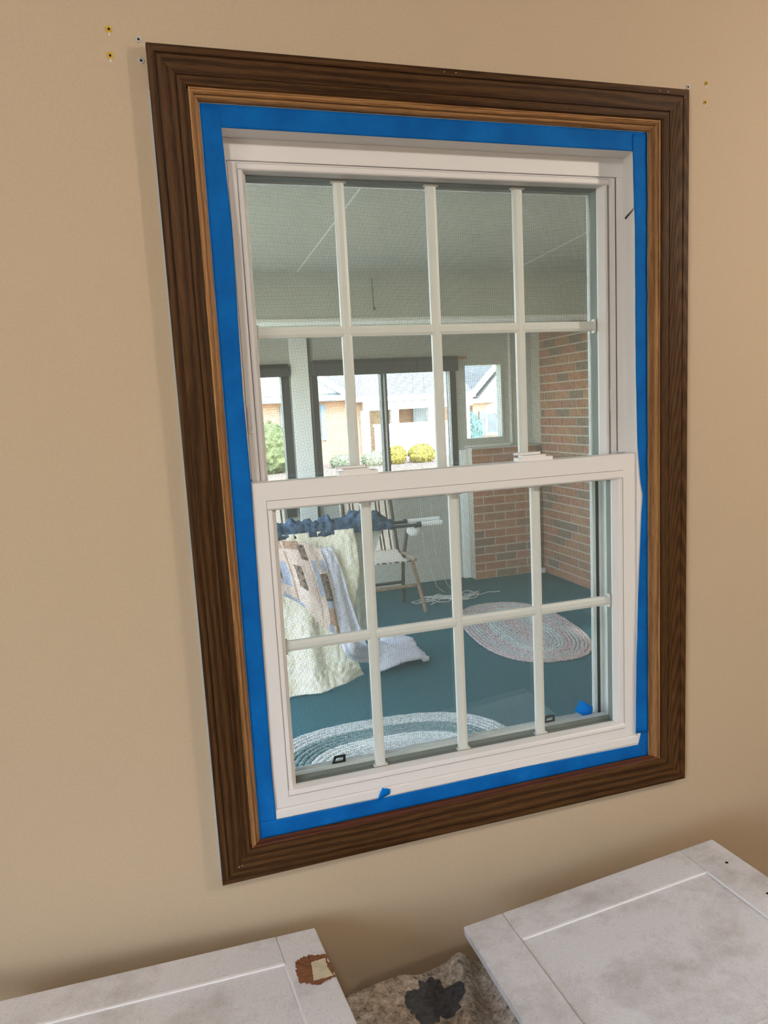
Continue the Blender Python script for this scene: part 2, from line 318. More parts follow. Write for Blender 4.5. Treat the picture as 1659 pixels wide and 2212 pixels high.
# oak casing (trim_1) : four mitred boards
prof = [(0, .016), (0, .0006), (.0012, 0), (.0112, 0), (.0122, .0020), (.0130, .0020), (.0140, .0008), (.019, .0010), (.028, .0026), (.0380, .0046), (.0390, .0064), (.0398, .0064),
        (.0406, .0050), (.046, .0056), (.051, .0066), (.0535, .0095), (.054, .016)]
CR = (0.0, 0.96, 0.7936, 2.153)
trim = empty('trim_1', 'dark stained oak casing mitred around the window', 'window trim', (0.48, 0, .79), kind='structure')
for sd in ('top', 'left', 'right', 'bottom'):
    o = frame_side(MB(), CR, sd, prof).build('casing_board', 'dark oak cathedral' if sd == 'right' else 'dark oak', trim)
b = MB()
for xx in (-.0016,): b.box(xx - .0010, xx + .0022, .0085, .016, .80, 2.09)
b.build('halo_strip', 'pale halo', trim)  # pale strip added to paint the bright halo along the left casing edge
def disc(mb, x, y, z, r, mi=0, seg=10, h=0.0008, sx=1.0):
    pts = [(x + r * sx * math.cos(2 * math.pi * k / seg), y - h, z + r * math.sin(2 * math.pi * k / seg)) for k in range(seg)]
    back = [(p[0], y + .0005, p[2]) for p in pts]
    mb.quad(pts[::-1], mi); mb.quad(back, mi)
    for k in range(seg): j = (k + 1) % seg; mb.quad([pts[k], pts[j], back[j], back[k]], mi)
    return mb
for x, z, m in ((.0066, 2.1467, 'hole'), (.0067, 2.1333, 'hole'), (.0492, 2.1464, 'hole'), (.0692, 2.1474, 'hole'), (.9521, 2.1351, 'hole'), (.8955, 2.1464, 'filler white'), (.9135, 2.1461, 'filler white'),
                (.4731, 2.1471, 'filler white'), (.4938, 2.1472, 'filler white')):
    disc(MB(), x, 0.0, z, .0011 if m == 'hole' else .0008, 0, 8, .0003).build('nail_hole', m, trim)
for x, z in ((.0305, .8203), (.0362, .8215)): disc(MB(), x, 0.002, z, .0007, 0, 8, .0003).build('nail_hole', 'filler white', trim)
# light oak stop (trim_2)
t2 = empty('trim_2', 'narrow unstained light oak stop moulding inside the dark casing', 'window trim', (0.48, .01, .85), kind='structure')
sp = [(0, .0265), (0, .0095), (.0006, .0088), (.0025, .0088), (.0033, .0105), (.0045, .0105), (.0078, .013), (.0088, .0165), (.0100, .0165), (.0112, .0175), (.0140, .0215), (.0150, .0235), (.0150, .0265)]
SR = (0.0560, 0.9040, .8330, 2.0998)
for sd in ('top', 'left', 'right'): frame_side(MB(), SR, sd, sp).build('stop_board', 'light oak', t2)
b = MB(); b.box(.0545, .9055, .0090, .0268, .830, .8484)
b.build('sill_board', 'red oak edge', t2)['label'] = 'reddish dark bottom strip'
# ------------------------------------------------------------------ the vinyl double-hung window (window_1)
W = empty('window_1', 'white vinyl double hung window with eight panes in each sash', 'window', (0.48, .09, .85), kind='structure')
b = MB()
b.box(.0560, .0965, .027, .165, .843, 2.0998); b.box(.8635, .9040, .027, .165, .843, 2.0998); b.box(.0965, .8635, .027, .165, 2.0495, 2.0998)
b.box(.0965, .8635, .027, .060, .843, .8785)
fr = b.build('frame', 'vinyl', W, bevel=.0008, merge=False)
# lip of the sill, sloped
b = MB(); L = [(.0300, .8965), (.0262, .8945), (.0258, .8805), (.0275, .8785), (.06, .8785), (.06, .8965)]
def extrude_x(mb, prof, x0, x1, mi=0):
    n = len(prof); A = [(x0, y, z) for y, z in prof]; B = [(x1, y, z) for y, z in prof]
    for k in range(n): j = (k + 1) % n; mb.quad([A[k], B[k], B[j], A[j]], mi)
    mb.quad(A[::-1], mi); mb.quad(B, mi); return mb
def extrude_z(mb, prof, z0, z1, mi=0):
    n = len(prof); A = [(x, y, z0) for x, y in prof]; B = [(x, y, z1) for x, y in prof]
    for k in range(n): j = (k + 1) % n; mb.quad([A[k], B[k], B[j], A[j]], mi)
    mb.quad(A[::-1], mi); mb.quad(B, mi); return mb
extrude_x(b, L, .0968, .8632); b.build('sill_lip', 'vinyl', W, bevel=.0006)
# outer sill with ridges
b = MB(); S = [(.060, .8785), (.067, .9130), (.072, .9150), (.082, .9150), (.085, .9030), (.096, .9030), (.099, .9110), (.105, .9110), (.109, .9015), (.126, .9015), (.129, .9065), (.136, .9065), (.140, .8975), (.165, .8975), (.165, .865), (.06, .865)]
extrude_x(b, S, .0965, .8635); b.build('sill_track', 'vinyl', W)
MB().box(.0965, .8635, .066, .165, 2.0150, 2.0495).build('head_board', 'vinyl', W, bevel=.0008)
Fq = [(.8563, .0272, 2.0494), (.8622, .0658, 2.0494), (.8622, .0658, 1.9385), (.8575, .0272, 1.9500)]; Bq = [(.8634, p[1], p[2]) for p in Fq]
b = MB(); b.quad(Fq); b.quad(Bq[::-1])
for k in range(4): b.quad([Fq[k], Bq[k], Bq[(k + 1) % 4], Fq[(k + 1) % 4]])
b.build('jamb_filler', 'vinyl', W)['label'] = 'short vinyl filler strip with a slanted cut end'
Fq = [(.8624, .0340, 1.9478), (.8617, .0590, 1.9400), (.8617, .0590, 1.9362)]; Bq = [(.8636, p[1], p[2]) for p in Fq]
b = MB(); b.quad(Fq); b.quad(Bq[::-1])
for k in range(3): b.quad([Fq[k], Bq[k], Bq[(k + 1) % 3], Fq[(k + 1) % 3]])
b.build('filler_gap', 'gasket', W)
# balance tracks beside the upper sash, jamb channels between the sashes and the screen
for sgn in (0, 1):
    X = lambda v: v if sgn else 0.96 - v
    def bx(mb, xa, xb, *r): mb.box(min(X(xa), X(xb)), max(X(xa), X(xb)), *r)
    b = MB(); bx(b, .8492, .8635, .0665, .150, 1.4865, 2.0150); b.build('balance_track', 'vinyl', W, bevel=.0005)
    b = MB(); bx(b, .8474, .8492, .0705, .11, 1.49, 2.0137); b.build('track_gap', 'gasket' if sgn else 'vinyl', W)
    b = MB(); bx(b, .8505, .8635, .068, .073, .9, 1.455); bx(b, .8545, .8635, .073, .088, .9, 1.455); bx(b, .8505, .8635, .088, .092, .9, 1.455); bx(b, .8565, .8635, .092, .118, .9, 1.455); bx(b, .852, .8635, .118, .124, .9, 1.455); bx(b, .8555, .8635, .124, .139, .9, 1.455)
    b.build('jamb_channel', 'vinyl', W)
    b = MB(); bx(b, .8475, .8495, .1405, .152, .8985, 2.0137); b.build('jamb_gasket', 'dark frame', W)
    b = MB(); bx(b, .8495, .8635, .1405, .152, 1.46, 2.0137); b.build('jamb_gasket', 'dark frame', W)
    b = MB(); bx(b, .8495, .8635, .1405, .152, .8985, 1.46); b.build('jamb_channel', 'vinyl', W)
    b = MB(); bx(b, .8435, .8475, .1115, .119, 1.46, 2.0137); b.build('jamb_fin', 'grey gasket', W)
# --- upper sash
US = frame_side(MB(), (.113, .8470, 1.4555, 2.0146), 'top', [(0, .0695), (.014, .0695), (.014, .106), (0, .106)])
for sd in ('left', 'right', 'bottom'): frame_side(US, (.113, .8470, 1.4555, 2.0146), sd, [(0, .0695), (.014, .0695), (.014, .106), (0, .106)])
us = US.build('upper_sash', 'vinyl', W, bevel=.0006)
def beads(x0, x1, z0, z1, yf, yg, d, sash, gx0, gx1, gz0, gz1):
    """glazing beads: top and bottom run past the side ones"""
    w = 0.0135
    side = lambda xa, xb: [(xa, yf + .001), (xa + (xb - xa) * .18, yf), (xa + (xb - xa) * .5, yf + .0005), (xa + (xb - xa) * .58, yf + .0032), (xb, yg - .001), (xb, yg + .003), (xa, yg + .003)]
    extrude_z(MB(), side(x0, gx0), gz0 - .002, gz1 + .002).build('bead', 'vinyl', sash)
    extrude_z(MB(), side(x1, gx1), gz0 - .002, gz1 + .002).build('bead', 'vinyl', sash)
    tp = [(yf - .0012, z1), (yf - .0022, z1 - .001), (yf - .0022, z1 - (z1 - gz1) * .70), (yf - .0004, z1 - (z1 - gz1) * .86), (yg - .001, gz1), (yg + .003, gz1), (yg + .003, z1)]
    extrude_x(MB(), tp, x0 - .0005, x1 + .0025).build('bead', 'vinyl', sash)
    bt = [(yf - .0012, z0), (yf - .0022, z0 + .001), (yf - .0022, z0 + (gz0 - z0) * .45), (yf - .0008, z0 + (gz0 - z0) * .6), (yf - .0030, z0 + (gz0 - z0) * .68), (yf - .002, z0 + (gz0 - z0) * .8), (yg - .001, gz0), (yg + .003, gz0), (yg + .003, z0)]
    extrude_x(MB(), bt, x0 - .0005, x1 + .0025).build('bead', 'vinyl', sash)
    g = MB(); e = .0011
    for r in ((x0 - e, x0, z0 - e, z1 + e), (x1 + .002, x1 + .002 + e, z0 - e, z1 + e), (x0 - e, x1 + .003, z1, z1 + e), (x0 - e, x1 + .003, z0 - e, z0)): g.box(r[0], r[1], d - .0003, d + .001, r[2], r[3])
    g.build('bead_joint', 'vinyl groove', sash, merge=False)
def gridbars(sash, xs, zs, x0, x1, z0, z1, y, w=.0186):
    """contoured grid bars between the panes: flat centre with two bevelled shoulders, mitred at the crossings; end clips"""
    h = w / 2; t = .0045
    cuts = [z0] + sorted(zs) + [z1]
    pr = lambda c: [(c - h, y + t), (c - h, y + t * .45), (c - h * .42, y), (c + h * .42, y), (c + h, y + t * .45), (c + h, y + t), (c + h, y + 2 * t), (c - h, y + 2 * t)]
    for x in xs: extrude_z(MB(), pr(x), z0, z1).build('muntin', 'vinyl', sash)
    for z in zs:
        p = [(q[1] - .0002, q[0]) for q in pr(z)]
        st = [x0] + list(xs) + [x1]
        for k in range(len(st) - 1):
            a = st[k] + (h * .62 if k else 0); c = st[k + 1] - (h * .62 if k < len(st) - 2 else 0)
            extrude_x(MB(), p, a, c).build('muntin', 'vinyl', sash)
    c = MB()
    for x in xs:
        for zz, s in ((z0, 1), (z1, -1)): c.box(x - h * 1.45, x + h * 1.45, y - .001, y + 2 * t, min(zz, zz + s * .0022), max(zz, zz + s * .0022))
    for z in zs:
        for xx, s in ((x0, 1), (x1, -1)): c.box(min(xx, xx + s * .004), max(xx, xx + s * .004), y - .001, y + 2 * t, z - h * 1.45, z + h * 1.45)
    c.build('muntin_clip', 'vinyl', sash, merge=False)
beads(.1283, .8300, 1.4700, 2.0112, .069, .086, .0695, us, .1428, .8176, 1.4780, 1.9993)
g = MB(); g.box(.1420, .8184, .088, .0905, 1.474, 2.0000); g.build('pane', 'pane glass', us)
g = MB(); g.box(.1420, .8184, .1065, .1085, 1.474, 2.0000); g.build('pane', 'pane glass', us)
g = MB()
for r in ((.131, .1428, 1.470, 2.0137), (.8176, .8300, 1.470, 2.0137), (.131, .830, 1.9975, 2.0100), (.131, .830, 1.462, 1.474)): g.box(r[0], r[1], .0892, .1098, r[2], r[3])
g.build('pane_spacer', 'grey gasket', us, merge=False)
gridbars(us, (.3055, .4785, .6525), (1.7407,), .1430, .8174, 1.476, 1.9972, .0945)
# finger latches on the upper sash stiles
for sx in (.8377, .1200):
    b = MB(); seg = 10
    def pill(mb, x, z, hw, hh, y0, y1):
        pts = []
        for k in range(seg + 1): a = math.pi * k / seg; pts.append((x + hw * math.cos(a), z + hh - hw + hw * math.sin(a)))
        for k in range(seg + 1): a = math.pi + math.pi * k / seg; pts.append((x + hw * math.cos(a), z - hh + hw + hw * math.sin(a)))
        A = [(p[0], y0, p[1]) for p in pts]; B = [(p[0], y1, p[1]) for p in pts]
        mb.quad(A[::-1]); mb.quad(B)
        for k in range(len(pts)): j = (k + 1) % len(pts); mb.quad([A[k], A[j], B[j], B[k]])
    pill(b, sx, 1.593, .0056, .0245, .0680, .0702); lt = b.build('latch', 'vinyl', us, bevel=.0005)
    b = MB()
    for k in range(5): b.box(sx + .0002, sx + .0032, .0669, .0681, 1.577 + k * .0075, 1.5822 + k * .0075)
    b.build('latch', 'vinyl', us, bevel=.0003, merge=False)
# --- lower sash
LS = MB(); RL = (.0972, .8626, .8972, 1.4860)
for sd, w in (('top', .0318), ('left', .0345), ('right', .0345), ('bottom', .0200)):
    x0, x1, z0, z1 = RL; wt, wb_, ws = .0318, .0200, .0338
    if sd == 'top': Q = [(x0, z1), (x1, z1), (x1 - ws, z1 - wt), (x0 + ws, z1 - wt)]
    if sd == 'bottom': Q = [(x0, z0), (x0 + ws, z0 + wb_), (x1 - ws, z0 + wb_), (x1, z0)]
    if sd == 'left': Q = [(x0, z0), (x0, z1), (x0 + ws, z1 - wt), (x0 + ws, z0 + wb_)]
    if sd == 'right': Q = [(x1, z0), (x1 - ws, z0 + wb_), (x1 - ws, z1 - wt), (x1, z1)]
    A = [(p[0], .030, p[1]) for p in Q]; B = [(p[0], .0655, p[1]) for p in Q]
    LS.quad(A); LS.quad(B[::-1])
    for k in range(4): j = (k + 1) % 4; LS.quad([A[k], B[k], B[j], A[j]])
ls = LS.build('lower_sash', 'vinyl', W, bevel=.0005, merge=False)
beads(.1305, .8300, .9175, 1.4540, .0302, .042, .0299, ls, .1460, .8147, .9305, 1.4362)
MB().box(.145, .8157, .0430, .0455, .928, 1.4385).build('pane', 'pane glass', ls); MB().box(.145, .8157, .0600, .0620, .928, 1.4385).build('pane', 'pane glass', ls)
g = MB()
for r in ((.133, .1460, .92, 1.452), (.8147, .828, .92, 1.452), (.133, .828, 1.4362, 1.452), (.133, .828, .92, .9300), (.146, .8147, .929, .9380)): g.box(r[0], r[1], .0446 if r[2] != .929 else .0578, .0598, r[2], r[3])
g.build('pane_spacer', 'grey gasket', ls, merge=False)
gridbars(ls, (.3098, .4800, .6500), (1.1882,), .1462, .8145, .9308, 1.4360, .0475)
MB().box(.131, .8465, .066, .0685, 1.474, 1.4835).build('weatherstrip', 'gasket', ls)
def lock(x):
    y0 = .040
    b = MB(); b.box(x - .036, x + .036, y0, y0 + .022, 1.4860, 1.4930); b.box(x - .026, x + .022, y0 + .001, y0 + .021, 1.4930, 1.4972)
    extrude_z(b, [(x - .034, y0 + .004), (x - .01, y0 + .001), (x + .004, y0 + .002), (x + .004, y0 + .006), (x - .034, y0 + .012)], 1.4860, 1.4915)
    b.build('sash_lock', 'vinyl', ls, bevel=.0008, merge=False)
    b = MB(); extrude_z(b, [(x - .037, y0 + .022), (x - .037, y0 + .016), (x - .028, y0 + .010), (x - .004, y0 + .008), (x + .016, y0 + .011), (x + .018, y0 + .016), (x - .002, y0 + .019), (x - .012, y0 + .026), (x - .03, y0 + .028)], 1.4976, 1.5022)
    b.build('lock_lever', 'vinyl', ls, bevel=.0010)
lock(.2970); lock(.6480)
# --- insect screen
sb = MB(); fw = .0080; yS = .150
for r in ((.1150, .1230, .8990, 2.0137), (.8375, .8455, .8990, 2.0137), (.1230, .8375, .8990, .9055), (.1230, .8375, 2.0040, 2.0137)): sb.box(r[0], r[1], yS - .004, yS + .005, r[2], r[3])
scr = sb.build('insect_screen', 'vinyl', W, merge=False)
wm = MB(); px_, r_ = .00200, .00020
x = .1232
while x < .8375: wm.box(x - r_, x + r_, yS - .0003, yS + .0003, .9050, 2.0050); x += px_
z = .9060
while z < 2.0040: wm.box(.1228, .8378, yS - .0003, yS + .0003, z - r_, z + r_); z += px_
wo_ = wm.build('wire_mesh', 'screen wire', scr, merge=False); wo_['kind'] = 'stuff'
for tx in (.2490, .7220):
    t = MB(); yT = .1440
    p = [(tx - .0140, .9005), (tx - .0085, .9175), (tx + .0145, .9175), (tx + .0140, .9005)]; q = [(tx - .0080, .9055), (tx - .0050, .9135), (tx + .0098, .9135), (tx + .0090, .9055)]
    for k in range(4):
        j = (k + 1) % 4
        A = [(p[k][0], yT, p[k][1]), (p[j][0], yT, p[j][1]), (q[j][0], yT, q[j][1]), (q[k][0], yT, q[k][1])]; B = [(a[0], yT + .003, a[2]) for a in A]
        t.quad(A); t.quad(B[::-1])
        for m in range(4): n2 = (m + 1) % 4; t.quad([A[m], B[m], B[n2], A[n2]])
    t.build('pull_tab', 'black metal', scr, merge=False)
# ------------------------------------------------------------------ blue masking tape (things)
def strip(name, left, right, y, label, wrink=.0004, n=60, thick=.00025, group=None):
    """tape between two polylines (x,z) sampled together; small wrinkles"""
    def samp(pl, t):
        L = [0]
        for a, c in zip(pl, pl[1:]): L.append(L[-1] + math.dist(a, c))
        d = t * L[-1]
        for k in range(len(pl) - 1):
            if d <= L[k + 1] + 1e-9:
                f = (d - L[k]) / max(1e-9, L[k + 1] - L[k]); return (pl[k][0] + (pl[k + 1][0] - pl[k][0]) * f, pl[k][1] + (pl[k + 1][1] - pl[k][1]) * f)
        return pl[-1]
    mb = MB(); G = []; m = 8
    for i in range(n + 1):
        a = samp(left, i / n); c = samp(right, i / n); row = []
        for j in range(m + 1):
            f = j / m; X = a[0] + (c[0] - a[0]) * f; Z = a[1] + (c[1] - a[1]) * f
            yy = y - wrink * max(0, noise.noise(Vector((X * 22, Z * 22, y * 50)))) - wrink * .6 * max(0, noise.noise(Vector((X * 70, Z * 30, 3))))
            row.append((X, yy, Z))
        G.append(row)
    for i in range(n):
        for j in range(m): mb.quad([G[i][j], G[i + 1][j], G[i + 1][j + 1], G[i][j + 1]])
    o = mb.build(name, 'blue tape', None, smooth=True, solid=thick)
    return tag(o, label, 'tape', group)
strip('masking_tape', [(.0728, 2.0838), (.8872, 2.0838)], [(.0728, 2.0492), (.8872, 2.0492)], .0264, 'blue masking tape strip stuck along the top of the white window frame')
strip('masking_tape', [(.0726, 2.0825), (.0726, .8500)], [(.1032, 2.0810), (.1034, 2.0494), (.1080, 1.90), (.1042, 1.64), (.1062, 1.49), (.104, 1.28), (.1025, .96), (.1042, .8700)], .0260, 'long blue masking tape strip on the left window jamb, faded at its inner edge', .0010, 90)
strip('masking_tape', [(.8872, 2.0805), (.8872, .8990)], [(.8554, 2.0790), (.8554, 2.0474), (.8596, 1.9061), (.8598, 1.6828), (.8633, 1.5127), (.8705, 1.4296), (.8758, 1.4022), (.8725, 1.3642), (.8643, 1.1935), (.8592, 1.0371), (.8575, .9022)], .0258, 'wavy blue masking tape strip peeling on the right window jamb', .0012, 110)
strip('masking_tape', [(.8873, 1.02), (.8873, .8500)], [(.8705, 1.02), (.8700, .90), (.8640, .8770), (.8630, .8500)], .0261, 'short blue masking tape piece at the lower right window corner', .0010, 24)
strip('masking_tape', [(.0730, .8802), (.3069, .8788), (.5990, .8803), (.8650, .8768)], [(.0730, .8493), (.3069, .8493), (.5990, .8493), (.8872, .8493)], .0250, 'blue masking tape strip along the bottom under the white sill', .0006)
def scrap(pts, y, label, tilt=0):
    c = Vector((sum(p[0] for p in pts) / len(pts), sum(p[1] for p in pts) / len(pts)))
    mb = MB(); n = len(pts); A = [(p[0], y - .0012 * math.sin(k * 2.3), p[1]) for k, p in enumerate(pts)]; mid = (c.x, y - .0012, c.y)
    for k in range(n): j = (k + 1) % n; mb.quad([A[k], A[j], mid])
    return tag(mb.build('tape_scrap', 'blue tape scrap', None, smooth=True, solid=.0003), label, 'tape')
scrap([(.3035, .8999), (.3085, .8975), (.3120, .8968), (.3188, .8933), (.3173, .8842), (.3060, .8800), (.2935, .8755), (.2948, .8820), (.2990, .8900)], .0236, 'torn blue tape scrap on the lip of the white sill')
scrap([(.7994, .9406), (.8150, .9300), (.8323, .9183), (.8300, .9080), (.8274, .8990), (.8190, .9015), (.8104, .8975), (.8020, .9060), (.7856, .9155), (.7920, .9290)], .1440, 'crumpled blue tape scrap on the lower corner of the insect screen')
# ------------------------------------------------------------------ wall anchors
def anchor(x, z, m, label, r=.0052):
    t = empty('wall_anchor', label, 'wall anchor', (x, WY0, z), 'old plastic anchors left in the tan wall')
    mb = MB(); seg = 14
    for (ra, ya), (rb, yb) in (((r, .0002), (r * .92, -.0012)), ((r * .92, -.0012), (r * .5, -.0012)), ((r * .5, -.0012), (r * .32, .0)),):
        for k in range(seg):
            a0, a1 = 2 * math.pi * k / seg, 2 * math.pi * (k + 1) / seg
            mb.quad([(x + ra * math.cos(a0), WY0 + ya, z + ra * math.sin(a0)), (x + ra * math.cos(a1), WY0 + ya, z + ra * math.sin(a1)), (x + rb * math.cos(a1), WY0 + yb, z + rb * math.sin(a1)), (x + rb * math.cos(a0), WY0 + yb, z + rb * math.sin(a0))])
    mb.build('collar', m, t, smooth=True)
    disc(MB(), x, WY0 - .0004, z, r * .36, 0, 10, .0002).build('screw_hole', 'hole', t)
    if m == 'anchor yellow':
        MB().box(x - .0012, x + .0012, WY0 - .0006, WY0 + .0005, z - r * 1.9, z - r * .8).build('wall_scuff', 'filler white', t)
anchor(-.0498, 2.1735, 'anchor yellow', 'yellow wall anchor, upper one left of the window casing')
anchor(-.0515, 2.1373, 'anchor yellow', 'yellow wall anchor, lower one left of the window casing')
anchor(-.0092, 2.1631, 'anchor grey', 'grey wall anchor just above the top left casing corner')
anchor(-.0081, 2.1337, 'anchor grey', 'grey wall anchor beside the left edge of the casing')
anchor(1.0101, 2.1739, 'anchor yellow', 'small yellow wall anchor, upper one right of the window casing', .0042)
anchor(1.0084, 2.1403, 'anchor yellow', 'small yellow wall anchor, lower one right of the window casing', .0042)
anchor(.9695, 2.1646, 'anchor grey', 'grey wall anchor above the top right casing corner', .0048)
# ------------------------------------------------------------------ cabinet doors, drop cloth and table
def door(A, u, v, n, uw, vh, st, label, patch, holes, sgn):
    A, u, v, n = Vector(A), Vector(u).normalized(), Vector(v), Vector(n)
    v = (v - u * v.dot(u)).normalized(); n = u.cross(v).normalized()
    if n.z < 0: n = -n
    T = .019
    P = lambda a, c, h=0: tuple(A + u * a + v * c + n * h)
    u0, u1 = (-uw, 0) if sgn < 0 else (0, uw)
    t = empty('cabinet_door', label, 'cabinet door', A)
    def slab(a0, a1, c0, c1, h0, h1, name, m, bev=.0012, mi=None):
        mb = MB(); q = [P(a0, c0, h0), P(a1, c0, h0), P(a1, c1, h0), P(a0, c1, h0), P(a0, c0, h1), P(a1, c0, h1), P(a1, c1, h1), P(a0, c1, h1)]
        for f in ((0, 1, 5, 4), (1, 2, 6, 5), (2, 3, 7, 6), (3, 0, 4, 7), (4, 5, 6, 7), (3, 2, 1, 0)): mb.quad([q[k] for k in f])
        return mb.build(name, m, t, bevel=bev)
    g = .0004
    slab(u0, u0 + st, -vh, 0, -T, 0, 'stile', 'white primer', .0022); slab(u1 - st, u1, -vh, 0, -T, 0, 'stile', 'white primer', .0022)
    slab(u0 + st + g, u1 - st - g, -st, 0, -T, 0, 'rail', 'white primer', .0016); slab(u0 + st + g, u1 - st - g, -vh, -vh + st, -T, 0, 'rail', 'white primer', .0016)
    slab(u0 + st + .0018, u1 - st - .0018, -vh + st + .0012, -st - .0012, -T + .003, -.0036, 'panel', 'white primer', .0005)
    # bright paint ridge and dark gap that ring the sunk panel
    e = .0018
    for a0, a1, c0, c1 in ((u0 + st + .002, u1 - st - .002, -st - e, -st + .0003), (u1 - st - e, u1 - st + .0003, -vh + st, -st)):
        slab(a0, a1, c0, c1, -.0060, -.0006, 'paint_ridge', 'primer edge', 0)
    for a, c in holes:
        ring = [P(a + .0032 * math.cos(k * .628), c + .0032 * math.sin(k * .628), .0004) for k in range(10)]; mb = MB(); mb.quad(ring)
        mb.quad([P(a + .0032 * math.cos(k * .628), c + .0032 * math.sin(k * .628), -.0004) for k in range(10)][::-1])
        for k in range(10): j = (k + 1) % 10; mb.quad([ring[k], ring[j], P(a + .0032 * math.cos(j * .628), c + .0032 * math.sin(j * .628), -.0004), P(a + .0032 * math.cos(k * .628), c + .0032 * math.sin(k * .628), -.0004)])
        mb.build('hinge_hole', 'hole', t)
    for name, m, poly, h, rag in patch:
        # ragged outline
        pts = []
        for k in range(len(poly)):
            a, c = Vector(poly[k]), Vector(poly[(k + 1) % len(poly)]); nn = 12
            for i in range(nn):
                p = a.lerp(c, i / nn); p += Vector((random.uniform(-rag, rag), random.uniform(-rag, rag))); pts.append(p)
        cc = Vector((sum(p.x for p in pts) / len(pts), sum(p.y for p in pts) / len(pts))); mb = MB()
        for k in range(len(pts)): j = (k + 1) % len(pts); mb.quad([P(*pts[k], h), P(*pts[j], h), P(*cc, h)])
        mb.build(name, m, t)
    return P
PL = door((.1501, -.03, .6945), (.9936, .0699, -.0792), (-.10814, .99351, -.03537), (.0758, .0437, .9962), .62, .40, .0700,
     'white primed cabinet door with a bare brown wood patch, at the left', [('bare_patch', 'bare stained wood', [(-.055, -.073), (-.030, -.066), (-.0015, -.075), (-.0015, -.130), (-.028, -.139), (-.058, -.126)], .0005, .0028),
     ('paper_label', 'masking paper', [(-.0305, -.0850), (-.0055, -.0835), (-.008, -.105), (-.0050, -.128), (-.0375, -.128), (-.033, -.104)], .0010, .0007)], [], -1)
PR = door((.4089, -.09, .6677), (.996, -.01075, .08873), (.01775, .99676, -.07849), (-.0876, .07975, .99296), .5394, .46, .0770,
     'white primed cabinet door lying tilted under the window, at the right', [], [(.5090, -.0754), (.5050, -.1792)], 1)
# drop cloth: height field over the work table, rising under the doors
def zdoor(P, sgn, uw, vh, x, y):
    A = Vector(P(0, 0)); u = Vector(P(1, 0)) - A; v = Vector(P(0, 1)) - A; n = u.cross(v); n = -n if n.z < 0 else n
    A2 = A - n * .0195
    z = A2.z - (n.x * (x - A2.x) + n.y * (y - A2.y)) / n.z
    d = Vector((x, y, z)) - A2; a, c = d.dot(u), d.dot(v)
    lo, hi = (-uw, 0) if sgn < 0 else (0, uw)
    ins = min(a - lo, hi - a, -c, c + vh)
    return z, ins
def zc(x, y):
    base = .604 + .007 * noise.noise(Vector((x * 9, y * 9, 0))) + .004 * noise.noise(Vector((x * 24, y * 24, 5)))
    base += .016 * math.exp(-((x - .395 - (y + .1) * .25) / .022) ** 2) - .012 * math.exp(-((x - .43 - (y + .1) * .25) / .02) ** 2)
    top = 9
    for P, s, uw, vh in ((PL, -1, .62, .40), (PR, 1, .5394, .46)):
        z, ins = zdoor(P, s, uw, vh, x, y)
        if ins > -.03: top = min(top, z - .0012)
        f = min(1, max(0, (ins - .012) / .05)); f = f * f * (3 - 2 * f)
        if f > 0: base = base + (z - .0012 - base) * f
    return min(base, top)
mb = MB(); nx, ny = 190, 70; xs = [-.50 + 1.62 * i / nx for i in range(nx + 1)]; ys = [-.62 + .52 * j / ny for j in range(ny + 1)]
def yb(x): return -.091 - .012 * max(0, noise.noise(Vector((x * 14, 1, 2)))) - .05 * max(0, (x - .36)) 
Gc = []
for xx in xs:
    row = []
    for yy in ys:
        t = (yy + .62) / .52; yq = -.62 + (yb(xx) + .62) * t; row.append((xx, yq, zc(xx, yq)))
    # back hem hangs down behind the table
    row.append((xx, yb(xx) + .004, row[-1][2] - .012)); row.append((xx, yb(xx) + .006, .48 + .01 * noise.noise(Vector((xx * 8, 0, 0)))))
    Gc.append(row)
for i in range(nx):
    for j in range(len(Gc[0]) - 1): mb.quad([Gc[i][j], Gc[i + 1][j], Gc[i + 1][j + 1], Gc[i][j + 1]])
dc = mb.build('drop_cloth', ['drop cloth'], None, smooth=True)
tag(dc, 'rough grey brown drop cloth with a dark paint stain between the cabinet doors', 'drop cloth')
# dark paint spill lying on the cloth
sp_pts = []
cxs, cys = .318, -.160
for k in range(96):
    a = 2 * math.pi * k / 96; r = .047 * (1 + .50 * noise.noise(Vector((math.cos(a) * 1.5, math.sin(a) * 1.7, 4))) + .20 * noise.noise(Vector((math.cos(a) * 5, math.sin(a) * 5, 9))))
    sp_pts.append((cxs + r * .95 * math.cos(a), cys + r * 1.05 * math.sin(a)))
mb = MB()
for f0, f1 in ((0, .35), (.35, .7), (.7, 1)):
    for k in range(96):
        j = (k + 1) % 96; q = []
        for (pp, f) in ((sp_pts[k], f0), (sp_pts[k], f1), (sp_pts[j], f1), (sp_pts[j], f0)):
            X, Y = cxs + (pp[0] - cxs) * f, cys + (pp[1] - cys) * f; q.append((X, Y, zc(X, Y) + .0011))
        mb.quad(q)
mb.build('paint_stain', 'dark paint', dc, smooth=True)['label'] = 'dark grey dried paint stain'
tb = empty('work_table', 'low work table hidden beneath the paint stained drop cloth', 'table', (.3, -.35, 0))
MB().box(-.46, 1.08, -.60, -.115, .555, .585).build('table_top', 'chair wood', tb)
for xx in (-.42, 1.04):
    for yy in (-.57, -.15): MB().box(xx - .02, xx + .02, yy - .02, yy + .02, 0, .555).build('leg', 'chair wood', tb)
